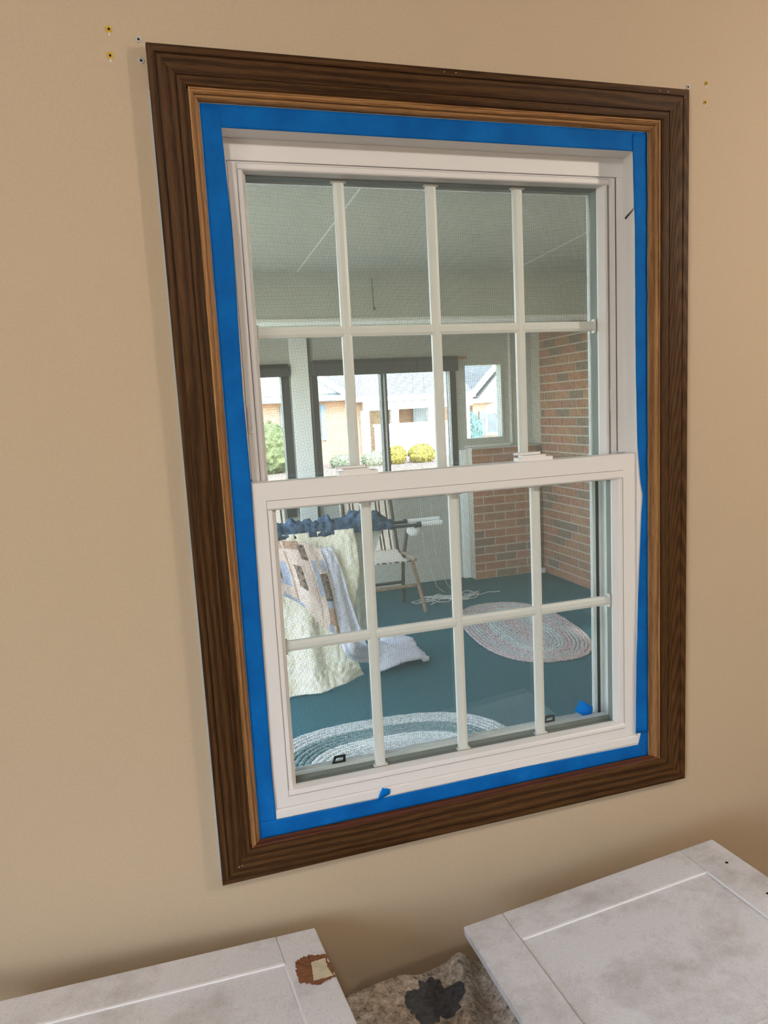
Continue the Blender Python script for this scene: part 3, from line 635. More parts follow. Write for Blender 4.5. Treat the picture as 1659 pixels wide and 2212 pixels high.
# ------------------------------------------------------------------ ceiling lamps (room lights)
def lamp(x, y, color, watts, label):
    t = empty('ceiling_lamp', label, 'lamp', (x, y, HC))
    mb = MB()
    for k in range(24):
        a0, a1 = 2 * math.pi * k / 24, 2 * math.pi * (k + 1) / 24
        c0, s0, c1, s1 = math.cos(a0), math.sin(a0), math.cos(a1), math.sin(a1)
        for (ra, za), (rb, zb) in (((.075, HC), (.075, HC - .018)), ((.075, HC - .018), (.03, HC - .026)), ((.03, HC - .026), (.0, HC - .026))):
            mb.quad([(x + ra * c0, y + ra * s0, za), (x + ra * c1, y + ra * s1, za), (x + rb * c1, y + rb * s1, zb), (x + rb * c0, y + rb * s0, zb)])
    mb.build('base', 'lamp metal', t)
    bm = bmesh.new(); bmesh.ops.create_uvsphere(bm, u_segments=20, v_segments=12, radius=.055); bmesh.ops.translate(bm, verts=bm.verts, vec=(x, y, HC - .08))
    me = bpy.data.meshes.new('bulb'); bm.to_mesh(me); bm.free(); o = bpy.data.objects.new('bulb', me); COL.objects.link(o); o.parent = t; o.matrix_parent_inverse = Matrix.Translation((-x, -y, -HC))
    area = 4 * math.pi * .055 ** 2
    me.materials.append(emit('lamp glow ' + label[:6], color, watts / (math.pi * area)))
lamp(-.36, -1.24, (1.0, .945, .90), LAMP_E, 'small globe ceiling lamp above the viewer')
lamp(2.45, -1.35, (1.0, .89, .77), LAMP2_E, 'warm globe ceiling lamp on the right side of the room')
# ================================================================== SUNROOM beyond the window
SX0, SX1, SY1 = -.35, 3.3, 4.95
tag(MB().box(SX0 - .1, SX1 + .3, WY1, SY1 + .15, -.15, 0).build('floor', 'carpet'), 'teal carpet covering the sunroom floor', 'carpet', kind='structure')
# sloped ceiling in panels with raised seam beads
zc2 = lambda y: 2.505 - .037 * (y - 3.6)
ce = empty('ceiling', 'pale grey sloped sunroom ceiling in wide panels', 'ceiling', (1, 2, 2.6), kind='structure')
cuts = [SX0, .9, 2.413, SX1]
for a, c in zip(cuts, cuts[1:]):
    mb = MB(); q = [(a + .0015, WY1, zc2(WY1)), (c - .0015, WY1, zc2(WY1)), (c - .0015, 3.6, zc2(3.6)), (a + .0015, 3.6, zc2(3.6))]; h = [(p[0], p[1], p[2] + .05) for p in q]
    mb.quad(q); mb.quad(h[::-1])
    for k in range(4): j = (k + 1) % 4; mb.quad([q[k], q[j], h[j], h[k]])
    mb.build('panel', 'sun ceiling', ce)
for xx in cuts[1:-1]:
    mb = MB(); q = [(xx - .004, WY1, zc2(WY1) - .003), (xx + .004, WY1, zc2(WY1) - .003), (xx + .004, 3.6, zc2(3.6) - .003), (xx - .004, 3.6, zc2(3.6) - .003)]; h = [(p[0], p[1], p[2] + .006) for p in q]
    mb.quad(q); mb.quad(h[::-1])
    for k in range(4): j = (k + 1) % 4; mb.quad([q[k], q[j], h[j], h[k]])
    mb.build('seam_bead', 'sun white', ce)
MB().box(SX0 - .1, SX1 + .3, WY1, 3.6, 2.68, 2.75).build('roof_deck', 'plaster back', ce)
bm_ = empty('beam', 'pale header beam spanning the sunroom ceiling', 'beam', (1, 3.65, 2.19), kind='structure')
MB().box(SX0, SX1, 3.6, 3.76, 2.206, 2.75).build('beam_face', 'sun ceiling', bm_); MB().box(SX0, SX1, 3.588, 3.77, 2.183, 2.207).build('beam_trim', 'sun white', bm_, bevel=.004)
tag(MB().box(SX0 - .1, SX1 + .3, 3.76, SY1 + .4, 2.235, 2.30).build('ceiling', 'sun ceiling'), 'lower flat ceiling strip behind the header beam', 'ceiling', kind='structure')
# far wall
b = MB()
for r in ((SX0, -.25, 0, 2.235), (-.25, 1.03, 0, .79), (-.25, 1.03, 2.0, 2.235), (1.03, 1.22, 0, 2.235), (1.22, 2.535, 0, .79), (1.22, 2.535, 2.02, 2.235), (2.535, 2.625, 0, 2.235), (2.625, 2.985, 0, 1.285), (2.625, 2.985, 1.945, 2.235), (2.985, SX1, 0, 2.235)):
    b.box(r[0], r[1], SY1, SY1 + .1, r[2], r[3])
wf = b.build('wall_far', 'sun wall', merge=False); tag(wf, 'grey panelled far wall of the sunroom with three windows', 'wall', kind='structure')
MB().box(1.045, 1.195, SY1 - .035, SY1 - .001, 0, 2.234).build('post', 'sun white', wf, bevel=.003)
MB().box(1.198, 1.222, SY1 - .02, SY1 - .001, 0, 2.234).build('post_strip', 'grey frame', wf)
MB().box(2.540, 2.600, SY1 - .05, SY1 - .001, 0, 1.19).build('corner_post', 'sun white', wf, bevel=.003)
MB().box(2.56, 2.65, SY1 - .012, SY1 - .001, 2.003, 2.026).build('wood_shim', 'brick tone 2', wf)
MB().box(.918, 1.014, SY1 - .03, SY1 - .001, .717, .815).build('wall_vent', 'dark frame', wf, bevel=.003)
for r in ((3.064, 3.082, 1.205, 2.234), (2.60, 3.082, 1.205, 1.223)): MB().box(r[0], r[1], SY1 - .016, SY1 - .001, r[2], r[3]).build('wall_batten', 'sun white', wf)
# far windows
def farwin(name, label, x0, x1, z0, z1, fl, frr, ft, fb, m, mull=None, header=None):
    t = empty(name, label, 'window', (x0, SY1, z0), kind='structure')
    b = MB(); y0, y1 = SY1 - .01, SY1 + .09
    b.box(x0, x0 + fl, y0, y1, z0, z1); b.box(x1 - frr, x1, y0, y1, z0, z1); b.box(x0 + fl, x1 - frr, y0, y1, z1 - ft, z1); b.box(x0 + fl, x1 - frr, y0, y1, z0, z0 + fb)
    b.build('frame', m, t, merge=False)
    if mull:
        a, c = mull; w = (c - a) / 3
        MB().box(a, a + w, y0 + .02, y1, z0 + fb, z1 - ft).build('mullion', 'dark frame', t); MB().box(a + w, c - w, y0 + .025, y1 - .01, z0 + fb, z1 - ft).build('mullion', 'sun white', t); MB().box(c - w, c, y0 + .02, y1, z0 + fb, z1 - ft).build('mullion', 'dark frame', t)
    for a, c in (((x0 + fl, mull[0]), (mull[1], x1 - frr)) if mull else ((x0 + fl, x1 - frr),)):
        MB().box(a, c, SY1 + .05, SY1 + .054, z0 + fb, z1 - ft).build('pane', 'far glass', t)
    if header:
        for (a, c) in header:
            hd = MB().box(a, c, SY1 - .07, SY1 - .0105, z1 - ft - .005, z1 + .005).build('shade_cassette', 'dark frame', t, bevel=.004)
            MB().box(a + .004, c - .004, SY1 - .073, SY1 - .0105, z1 - .028, z1 + .008).build('cassette_cap', 'black metal', t)
    return t
farwin('window_2', 'dark framed far window at the left of the sunroom, partly cut off', -.25, 1.03, .79, 2.0, .05, .068, .092, .05, 'dark frame', (.36, .41), [(-.24, 1.02)])
t = farwin('window_3', 'wide dark framed sliding window with a roller shade cassette', 1.222, 2.535, .79, 2.02, .05, .055, .118, .05, 'dark frame', (1.838, 1.893), [(1.226, 2.15), (2.156, 2.542)])
for xx in (2.462, 2.474): MB().box(xx, xx + .004, SY1 - .012, SY1 - .002, .84, 1.9).build('frame_rail', 'sun white', t)
farwin('window_4', 'small narrow far window above the brick knee wall', 2.610, 3.000, 1.270, 1.960, .018, .018, .016, .016, 'sun wall')
# left and right sunroom walls
b = MB(); b.box(SX0 - .1, SX0, WY1, .5, 0, 2.7); b.box(SX0 - .1, SX0, 4.6, SY1 + .1, 0, 2.7); b.box(SX0 - .1, SX0, .5, 4.6, 0, .12); b.box(SX0 - .1, SX0, .5, 4.6, 2.3, 2.75); b.box(SX0 - .1, SX0, 2.48, 2.56, .12, 2.3)
tag(b.build('wall_left', 'sun wall', merge=False), 'open windowed left wall of the sunroom', 'wall', kind='structure')
BRM = {}
def bricks(wall, axis, fixed, a0, a1, z0, z1, near=None):
    """individual bricks, proud of the mortar bed; alike pieces share mesh data"""
    L, H, G, D = .200, .0640, .0120, .006
    row = 0; z = z0 + .004; mass = MB()
    while z + H <= z1 + .02:
        hh = min(H, z1 - z)
        off = -(L + G) / 2 if row % 2 else 0
        a = a0 + off
        while a < a1:
            s, e = max(a, a0), min(a + L, a1)
            if e - s > .03:
                jit = random.uniform(-.0015, .0015)
                if near is not None and e < near:
                    if axis == 'y': mass.box(fixed - D + jit, fixed + .01, s, e, z, z + hh, random.randrange(6))
                else:
                    key = (axis, round(e - s, 3), round(hh, 3))
                    if key not in BRM:
                        mb = MB()
                        if axis == 'y': mb.box(-D, .01, 0, e - s, 0, hh)
                        else: mb.box(0, e - s, -D, .01, 0, hh)
                        me = bpy.data.meshes.new('brick'); me.from_pydata(mb.v, [], mb.f); me.materials.append(BR[0])
                        bmx = bmesh.new(); bmx.from_mesh(me); bmesh.ops.remove_doubles(bmx, verts=bmx.verts, dist=1e-6); bmesh.ops.bevel(bmx, geom=bmx.edges[:], offset=.0018, segments=1, affect='EDGES'); bmesh.ops.recalc_face_normals(bmx, faces=bmx.faces); bmx.to_mesh(me); bmx.free()
                        BRM[key] = me
                    o = bpy.data.objects.new('brick', BRM[key]); COL.objects.link(o); o.parent = wall
                    o.location = (fixed + jit, s, z) if axis == 'y' else (s, fixed + jit, z)
                    o.material_slots[0].link = 'OBJECT'; o.material_slots[0].material = random.choice(BR)
            a += L + G
        z += H + G; row += 1
    if mass.f: mass.build('brick', BR, wall, merge=False)['kind'] = 'stuff'
wr = tag(MB().box(SX1, SX1 + .15, WY1, SY1 + .15, 0, 2.75).build('wall_right', 'mortar'), 'red brown brick house wall on the right side of the sunroom', 'wall', kind='structure')
bricks(wr, 'y', SX1, WY1, 4.79, 0, 2.30, near=3.35)
kn = tag(MB().box(2.602, SX1 - .001, 4.80, SY1 - .0005, 0, 1.195).build('wall_knee', 'mortar'), 'low brick knee wall under the narrow window', 'wall', kind='structure')
bricks(kn, 'x', 4.80, 2.604, 3.292, 0, 1.19)
MB().box(2.602, SX1 - .008, 4.785, SY1 - .001, 1.195, 1.207).build('cap_board', 'sun wall', kn)
mb = MB(); mb.tube([(3.252, 4.772, .03), (3.252, 4.772, .5), (3.250, 4.772, 1.19)], .012, 8)
pp = empty('corner_conduit', 'thin pale conduit with a white foot in the brick corner', 'conduit', (3.252, 4.772, 0))
mb.build('pipe', 'grey frame', pp, smooth=True); MB().box(3.185, 3.285, 4.735, 4.79, 0, .045).build('foot_block', 'white plastic', pp, bevel=.004)
# ------------------------------------------------------------------ sunroom furnishing
def interp(grid, u, v):
    """bicubic (Catmull-Rom) over a control grid, u along columns, v along rows"""
    nr, nc = len(grid), len(grid[0])
    def cr(p0, p1, p2, p3, t): return 0.5 * ((2 * p1) + (p2 - p0) * t + (2 * p0 - 5 * p1 + 4 * p2 - p3) * t * t + (3 * p1 - p0 - 3 * p2 + p3) * t ** 3)
    fu, fv = u * (nc - 1), v * (nr - 1); iu, iv = min(int(fu), nc - 2), min(int(fv), nr - 2); tu, tv = fu - iu, fv - iv
    g = lambda r, c: Vector(grid[min(max(r, 0), nr - 1)][min(max(c, 0), nc - 1)])
    rows = [cr(*[g(iv + k, iu + m) for m in (-1, 0, 1, 2)], tu) for k in (-1, 0, 1, 2)]
    return cr(*rows, tv)
def cloth(name, grid, nu, nv, mats, label, fold=.02, freq=16, rough=.004, pat=None, solid=.004, floor_z=.008, seed=0, dirv=(0.15, -1, 0), group=None, lift=0):
    mb = MB(); d = Vector(dirv).normalized(); G = []
    for i in range(nv + 1):
        row = []
        for j in range(nu + 1):
            u, v = j / nu, i / nv; p = interp(grid, u, v)
            amp = fold * min(1, .25 + v * 1.2)
            w = math.sin(u * freq + 1.3 * math.sin(v * 2.1 + seed) + seed) * .6 + noise.noise(Vector((u * 5 + seed, v * 1.6, seed))) * .9
            p = p + d * (amp * w) + Vector((0, -1, .3)) * (rough * noise.noise(Vector((p.x * 45, p.z * 45, seed))))
            if lift and v > .62: p.z += lift * min(1, (v - .62) * 6) * max(0, .35 + noise.noise(Vector((u * 4.2 + v * 5, v * 3 - u * 6, 11)))) * (1 if v < .97 else .3)
            p.z = max(p.z, floor_z + .004 * (1 + noise.noise(Vector((p.x * 30, p.y * 30, seed)))))
            row.append(tuple(p))
        G.append(row)
    for i in range(nv):
        for j in range(nu): mb.quad([G[i][j], G[i + 1][j], G[i + 1][j + 1], G[i][j + 1]], pat(j / nu, i / nv) if pat else 0, [(j / nu, i / nv)] * 4)
    o = mb.build(name, mats, None, smooth=True, solid=solid)
    return tag(o, label, 'blanket', group)
CREAM = [[(0.393, 2.935, 0.905), (0.552, 2.935, 0.905), (0.715, 2.935, 0.905), (0.853, 2.935, 0.905), (1.008, 2.935, 0.905)], [(0.385, 2.9, 0.652), (0.556, 2.9, 0.637), (0.72, 2.9, 0.639), (0.873, 2.9, 0.649), (1.015, 2.9, 0.646)],
         [(0.389, 2.87, 0.414), (0.56, 2.87, 0.384), (0.695, 2.87, 0.365), (0.819, 2.87, 0.348), (0.946, 2.88, 0.35)], [(0.39, 2.80, 0.151), (0.548, 2.81, 0.126), (0.697, 2.81, 0.107), (0.836, 2.82, 0.108), (0.964, 2.86, 0.117)],
         [(0.377, 2.624, 0.014), (0.528, 2.709, 0.014), (0.697, 2.728, 0.014), (0.857, 2.77, 0.014), (1.002, 2.898, 0.014)]]
GREY = [[(0.804, 3.0, 0.905), (0.973, 3.0, 0.905), (1.117, 3.0, 0.905), (1.219, 3.0, 0.905)], [(0.832, 2.985, 0.639), (0.96, 2.985, 0.624), (1.061, 2.985, 0.624), (1.107, 2.985, 0.65)], [(0.889, 2.99, 0.372), (0.989, 2.99, 0.349), (1.038, 2.99, 0.342), (1.075, 2.99, 0.405)],
        [(0.90, 3.0, 0.17), (1.0, 3.0, 0.185), (1.06, 3.0, 0.21), (1.092, 3.0, 0.29)]]
LAV = [[(0.782, 2.885, 0.815), (0.818, 2.88, 0.817), (0.854, 2.88, 0.818)], [(0.813, 2.85, 0.678), (0.857, 2.85, 0.681), (0.902, 2.86, 0.681)], [(0.841, 2.83, 0.499), (0.886, 2.83, 0.499), (0.939, 2.84, 0.497)], [(0.86, 2.80, 0.306), (0.916, 2.80, 0.303), (0.992, 2.82, 0.298)],
       [(0.889, 2.79, 0.183), (0.957, 2.81, 0.184), (1.038, 2.85, 0.195)], [(1.032, 2.92, 0.045), (1.11, 3.054, 0.07), (1.242, 3.30, 0.04)], [(1.121, 2.845, 0.02), (1.221, 3.017, 0.06), (1.336, 3.227, 0.03)], [(1.436, 2.918, 0.016), (1.446, 3.012, 0.03), (1.413, 3.131, 0.02)]]
QUILT = [[(0.388, 2.885, 0.885), (0.545, 2.885, 0.88), (0.678, 2.88, 0.866), (0.783, 2.87, 0.814)], [(0.391, 2.84, 0.824), (0.563, 2.83, 0.792), (0.702, 2.82, 0.749), (0.804, 2.83, 0.738)], [(0.394, 2.81, 0.75), (0.586, 2.79, 0.701), (0.727, 2.78, 0.617), (0.827, 2.80, 0.602)],
         [(0.4, 2.79, 0.688), (0.598, 2.77, 0.623), (0.747, 2.76, 0.496), (0.838, 2.78, 0.456)], [(0.409, 2.78, 0.649), (0.615, 2.76, 0.543), (0.751, 2.75, 0.383), (0.851, 2.77, 0.31)]]
cloth('fleece_blanket', CREAM, 70, 70, ['cream fleece'], 'fluffy cream blanket hanging from the rack down to the teal carpet', .026, 13, .010, solid=.008, seed=1)
cloth('bed_sheet', GREY, 40, 50, ['grey sheet'], 'grey green sheet hanging behind the other blankets on the rack', .022, 11, .003, solid=.003, seed=3)
cloth('fleece_blanket', LAV, 40, 120, ['lavender fleece'], 'pale lavender blanket trailing from the rack across the carpet', .018, 8, .008, solid=.010, seed=5, lift=.11)
def qp(u, v):
    s = u * 3.0
    if .97 < u: return 3
    for (c, w, a, e) in ((.20, .05, .35, .62), (.47, .045, .30, .62), (.86, .075, .36, .64), (.62, .05, .05, .22)):
        if abs(u - c) < w and a < v < e: return 2
    for (c, w, a, e) in ((.30, .045, .30, .72), (.20, .10, .62, .70), (.74, .04, .22, .60), (.86, .075, .64, .72), (.32, .11, .90, 1.0), (.80, .04, .88, 1.0), (.93, .09, .22, .34)):
        if abs(u - c) < w and a < v < e: return 1
    if abs(u - .86) < .075 and .72 < v < .88: return 4
    if abs(u - .93) < .06 and v > .88: return 4
    if abs(u - .36) < .012 or abs(u - .665) < .010: return 4 if v > .15 else 0
    if v < .12 and .25 < u < .6: return 4
    return 0
cloth('patchwork_quilt', QUILT, 84, 90, ['quilt peach', 'quilt blue', 'quilt dark', 'quilt white', 'quilt rust'], 'peach patchwork quilt with blue and dark squares hanging on the rack', .018, 9, .003, qp, .006, seed=2)
# rack
rk = empty('drying_rack', 'dark two rail rack with white tube ends holding the blankets', 'rack', (.9, 3.02, 0))
for y0, xa, xe in ((2.95, 1.425, 1.575), (3.10, 1.385, 1.614)):
    MB().tube([(.20, y0, .885), (xa, y0, .885)], .012, 10).build('rail', 'rack dark', rk, smooth=False)
    MB().tube([(xa - .012, y0, .885), (xa + .012, y0, .885)], .018, 12).build('rail_joint', 'rack dark', rk)
    MB().tube([(xa + .012, y0, .885), (xe, y0, .885)], .015, 12).build('white_tube', 'white plastic', rk)
for x0 in (.32, .98): MB().tube([(x0, 2.955, .885), (x0, 3.095, .885)], .010, 8).build('cross_bar', 'rack dark', rk); MB().tube([(x0, 2.985, .875), (x0, 2.99, 0)], .012, 8).build('leg', 'rack dark', rk); MB().tube([(x0, 3.10, .875), (x0, 3.28, 0)], .012, 8).build('leg', 'rack dark', rk)
bm = bmesh.new(); bmesh.ops.create_uvsphere(bm, u_segments=16, v_segments=10, radius=.046); bmesh.ops.scale(bm, verts=bm.verts, vec=(1, .8, .75)); bmesh.ops.translate(bm, verts=bm.verts, vec=(1.405, 3.0, .842))
me = bpy.data.meshes.new('end_knob'); bm.to_mesh(me); bm.free(); me.materials.append(MATS['white plastic']); o = bpy.data.objects.new('end_knob', me); COL.objects.link(o); o.parent = rk; o.matrix_parent_inverse = Matrix.Translation((-.9, -3.02, 0))
for p in me.polygons: p.use_smooth = True
MB().tube([(1.405, 2.955, .872), (1.405, 3.095, .872)], .008, 8).build('cross_bar', 'rack dark', rk)
# crumpled blue cloth on the rack top
mb = MB(); nu, nv = 110, 26; G = []
for i in range(nu + 1):
    row = []
    for j in range(nv + 1):
        u, v = i / nu, j / nv; X = .36 + .90 * u; Y = 2.925 + .19 * v
        hump = .020 + .030 * (.5 + .5 * noise.noise(Vector((u * 9, v * 2.2, 1)))) + .042 * max(0, noise.noise(Vector((u * 17, v * 3.0, 7)))) + .030 * math.exp(-((u - .80) / .10) ** 2) + .018 * max(0, noise.noise(Vector((u * 40, v * 5, 2))))
        if u > .9: hump *= 1 - .6 * ((u - .9) / .1)
        edge = min(1, v / .16, (1 - v) / .16, u / .01 + .3, (1 - u) / .006 + .35)
        Z = .899 + 1.3 * hump * max(0, edge) ** .6
        if v < .05: Z = .878 + .010 * noise.noise(Vector((u * 22, 0, 3))); Y = 2.928 + .004 * noise.noise(Vector((u * 30, 1, 1)))
        row.append((X, Y + .012 * noise.noise(Vector((u * 25, v * 3, 5))) * (v > .05), Z))
    G.append(row)
for i in range(nu):
    for j in range(nv): mb.quad([G[i][j], G[i + 1][j], G[i + 1][j + 1], G[i][j + 1]])
tag(mb.build('denim_cloth', 'denim', None, smooth=True, solid=.004), 'crumpled dark blue cloth lying along the top of the rack', 'cloth')
# folding canvas chairs
def fabric(mb, c00, c10, c01, c11, nu, nv, pat, sag, nrm):
    c00, c10, c01, c11 = map(Vector, (c00, c10, c01, c11)); nrm = Vector(nrm)
    G = [[tuple(c00.lerp(c10, j / nu).lerp(c01.lerp(c11, j / nu), i / nv) + nrm * sag * math.sin(math.pi * i / nv)) for j in range(nu + 1)] for i in range(nv + 1)]
    for i in range(nv):
        for j in range(nu): mb.quad([G[i][j], G[i][j + 1], G[i + 1][j + 1], G[i + 1][j]], pat((j + .5) / nu, (i + .5) / nv))
    return mb
def stripes(u, v):
    for c, w in ((.07, .018), (.20, .016), (.27, .016), (.73, .016), (.80, .016), (.93, .018)):
        if abs(u - c) < w: return 1
    for cv in (.12, .37, .62, .87):
        d = ((u - .5) / .125) ** 2 + ((v - cv) / .075) ** 2
        if d < 1: return 1 if d < .55 else 2
    return 0
def seatpat(u, v): return 1 if (v < .16 and (int(u * 22) * 7) % 5 < 3) else 0
def canvas_chair(label):
    t = empty('canvas_chair', label, 'chair', (1.47, 4.2, 0), 'canvas chairs by the far wall')
    xl, xr = 1.29, 1.70
    fabric(MB(), (xl, 4.36, .47), (xr, 4.36, .455), (xl - .02, 4.44, 1.02), (xr - .02, 4.44, 1.005), 60, 48, stripes, .02, (0, 1, 0)).build('backrest', ['canvas cream', 'canvas brown', 'canvas rose'], t, smooth=True, solid=.006)
    fabric(MB(), (xl, 4.03, .425), (xr + .03, 4.03, .418), (xl, 4.36, .465), (xr + .02, 4.36, .455), 44, 18, seatpat, -.03, (0, 0, 1)).build('seat', ['canvas cream', 'canvas brown', 'canvas rose'], t, smooth=True, solid=.008)
    for s, x0, m in ((0, xl - .01, 'chair wood'), (1, xr + .06, 'chair wood')):
        MB().tube([(x0, 4.13, .43), (x0 + .07 * (1 if s else -1), 4.03, 0)], .016, 8).build('leg', m, t)
        MB().tube([(x0 + .045 * (1 if s else -1), 4.33, .62), (x0 - .01, 4.31, .36), (x0 - .012, 4.33, .16), (x0 + .0, 4.37, 0)], .015, 8).build('leg', 'chair dark wood', t)
        MB().tube([(x0 - .035 * s + .01, 4.37, .40), (x0 - .09 * s + .02, 4.45, 1.04)], .013, 8).build('back_post', 'chair dark wood', t)
        MB().tube([(x0, 4.02, .425), (x0, 4.38, .43)], .013, 8).build('seat_rail', m, t)
    MB().tube([(xl - .05, 4.09, .205), (xr + .10, 4.09, .207)], .014, 8).build('stretcher', 'chair wood', t); MB().tube([(xl - .02, 4.335, .185), (xr + .05, 4.335, .185)], .014, 8).build('stretcher', 'chair dark wood', t)
    return t
c1 = canvas_chair('striped canvas folding chair behind the right end of the rack')
def dup(root, loc, label):
    r = root.copy(); COL.objects.link(r); r.location = loc; r['label'] = label
    for ch in list(root.children):
        c = ch.copy(); COL.objects.link(c); c.parent = r; c.matrix_parent_inverse = ch.matrix_parent_inverse.copy()
    return r
dup(c1, (.615, 4.2, 0), 'striped canvas folding chair mostly hidden at the left end of the rack')
# braided rugs : concentric flattened braid rings, grouped in colour bands
def braided(label, c, a, b_, n, rot, bands, w=.024, h=.007):
    t = empty('braided_rug', label, 'rug', (c[0], c[1], 0))
    k = 0; ca, sa = math.cos(rot), math.sin(rot)
    for m, cnt in bands:
        mb = MB()
        for q in range(cnt):
            off = w * (k + .5); k += 1
            if b_ - off < .01: break
            pts = []; M = 90
            for i in range(M):
                th = 2 * math.pi * i / M; cx, sx = math.cos(th), math.sin(th)
                X = (a - off) * math.copysign(abs(cx) ** (2 / n), cx); Y = (b_ - off) * math.copysign(abs(sx) ** (2 / n), sx)
                pts.append((c[0] + X * ca - Y * sa, c[1] + X * sa + Y * ca, h * .95 + .0012 * math.sin(i * 2.1 + k)))
            mb.tube(pts, w * .54, 6, 0, True, h / (w * .54))
        if mb.f: mb.build('braid_band', m, t, smooth=True)
    k2 = a - b_ + .02
    mb = MB(); mb.tube([(c[0] + q * ca, c[1] + q * sa, h * .95) for q in (-k2, -k2 * .5, 0, k2 * .5, k2)], w * .6, 6, 0, False, h / (w * .6)); mb.build('braid_band', bands[-1][0], t, smooth=True)
    return t
braided('large oval braided rug in cream and teal bands just below the window', (.86, 1.74), .62, .52, 2.7, -.04, [('braid light', 4), ('braid teal', 4), ('braid cream', 3), ('braid light', 4), ('braid teal', 4), ('braid cream', 6)], .0265)
braided('pinkish grey oval braided rug near the brick wall', (2.275, 3.30), .70, .385, 2.5, math.pi / 2 - .13, [('braid pink', 2), ('braid grey', 3), ('braid pink', 2), ('braid light', 3), ('braid grey', 3), ('braid pink', 3)], .025)
hk = MB(); hk.tube([(1.395, 3.585, 2.46), (1.396, 3.583, 2.34), (1.397, 3.580, 2.275)], .0035, 5); hk.tube([(1.397, 3.580, 2.275), (1.400, 3.572, 2.255), (1.408, 3.572, 2.262)], .007, 6)
tag(hk.build('hanging_hook', 'grey frame', None), 'small dark hook hanging on a thin wire from the header beam', 'hook')
# tangled cord and blind cords
pts = [(2.60, 4.30, .006), (2.5, 4.33, .006), (2.42, 4.28, .007)]
for i in range(90):
    a = i * .75; r = .10 + .05 * math.sin(i * 1.7)
    pts.append((2.14 + (i - 45) * .0048 + r * math.cos(a) * 1.1, 4.30 + .05 * math.sin(i * .21) + r * .8 * math.sin(a * 1.13), .006 + .006 * abs(math.sin(i * .9))))
tag(MB().tube(pts, .0032, 5).build('tangled_cord', 'cord white', None, smooth=True), 'tangled white cord lying on the teal carpet', 'cord')
for k, (xt, lab) in enumerate(((2.10, 'thin white blind cord hanging from the wide window, nearer the chair'), (2.20, 'thin white blind cord hanging from the wide window, nearer the brick wall'))):
    tag(MB().tube([(xt, 4.872, 1.90), (xt + .01, 4.862, .9), (xt + .02, 4.82, .3), (xt + .05, 4.62, .03), (xt + .07, 4.50, .006)], .002, 5).build('blind_cord', 'cord white', None), lab, 'cord')
# ================================================================== OUTDOORS
tag(MB().box(-60, 90, SY1 + .15, 120, -.45, -.25).build('ground', 'lawn'), 'dry pale lawn outside the sunroom windows', 'ground', kind='structure')
tag(MB().box(-30, 60, 10.5, 17.5, -.249, -.235).build('road', 'concrete'), 'pale street between the two houses', 'road', kind='structure')
tag(MB().box(1.5, 12, 19.4, 23.4, -.249, -.18).build('flower_bed', 'mulch'), 'dark mulch bed in front of the brick house', 'ground', kind='structure')
H1 = empty('brick_house', 'orange brick house with grey shingle roof and white porch across the street', 'house', (7, 24, -.25))
def prism(mb, pts, y0, y1, mi=0):
    A = [(p[0], y0, p[1]) for p in pts]; B = [(p[0], y1, p[1]) for p in pts]; mb.quad(A, mi); mb.quad(B[::-1], mi)
    for k in range(len(pts)): j = (k + 1) % len(pts); mb.quad([A[k], B[k], B[j], A[j]], mi)
    return mb
MB().box(-1.0, 6.86, 24, 30, -.25, 2.0).build('wall', 'house brick', H1)
MB().box(6.86, 7.0, 23.8, 24.2, -.25, .80).build('wall', 'house brick', H1)
MB().box(6.86, 11.2, 25.6, 30, -.25, 2.0).build('wall', 'house brick', H1)
prism(MB(), [(-.6, 2.12), (6.1, 2.12), (2.75, 4.3)], 23.9, 27).build('gable', 'siding', H1)
for p0, p1 in (((6.35, 1.98), (2.75, 4.32)), ((-.85, 1.98), (2.75, 4.32))):
    prism(MB(), [p0, (p0[0], p0[1] + .22), (p1[0], p1[1] + .24), p1], 23.6, 23.85).build('rake_board', 'house white', H1)
for k in range(9): MB().box(-.4 + k * .36, 5.9 - k * .36, 23.88, 23.9, 2.30 + k * .22, 2.32 + k * .22).build('siding_board', 'house white', H1)
MB().box(-1.2, 6.4, 23.55, 24.1, 1.96, 2.14).build('eave', 'house white', H1)
mb = MB(); mb.quad([(-1.5, 23.5, 2.05), (11.0, 23.5, 2.0), (11.0, 30, 5.2), (-1.5, 30, 5.2)]); mb.quad([(-1.5, 23.5, 1.98), (11.0, 23.5, 1.93), (11.0, 30, 5.1), (-1.5, 30, 5.1)]); mb.build('roof', 'shingle', H1)
MB().box(6.3, 11.0, 23.4, 23.6, 1.86, 2.03).build('eave', 'house white', H1); MB().box(6.86, 11.0, 23.7, 24.0, 1.55, 1.86).build('porch_beam', 'house white', H1)
for px_c in (6.9, 8.0, 9.4, 10.75): MB().box(px_c - .13, px_c + .13, 23.72, 23.98, -.25, 1.56).build('porch_post', 'house white', H1)
MB().box(9.3, 10.1, 25.5, 25.62, -.2, 1.75).build('front_door', 'siding', H1)
w = MB().box(4.2, 5.3, 23.93, 24.02, .6, 1.85).build('window', 'house white', H1); MB().box(4.3, 5.2, 23.91, 23.94, .7, 1.75).build('pane', 'window dark', w)
for xx in (4.0, 5.42): MB().box(xx - .09, xx + .09, 23.92, 24.0, .6, 1.85).build('shutter', 'shutter blue', H1)
fc = empty('vinyl_fence', 'white vinyl privacy fence in front of the porch', 'fence', (8.6, 23.2, -.25))
for k in range(19): MB().box(7.05 + k * .172, 7.05 + k * .172 + .166, 23.2, 23.24, -.22, .98).build('fence_board', 'house white', fc)
MB().box(7.0, 10.35, 23.17, 23.26, .98, 1.06).build('fence_rail', 'house white', fc)
H2 = empty('gabled_house', 'second brick house with a white gable and blue shutters, seen in the narrow window', 'house', (15, 28, -.25))
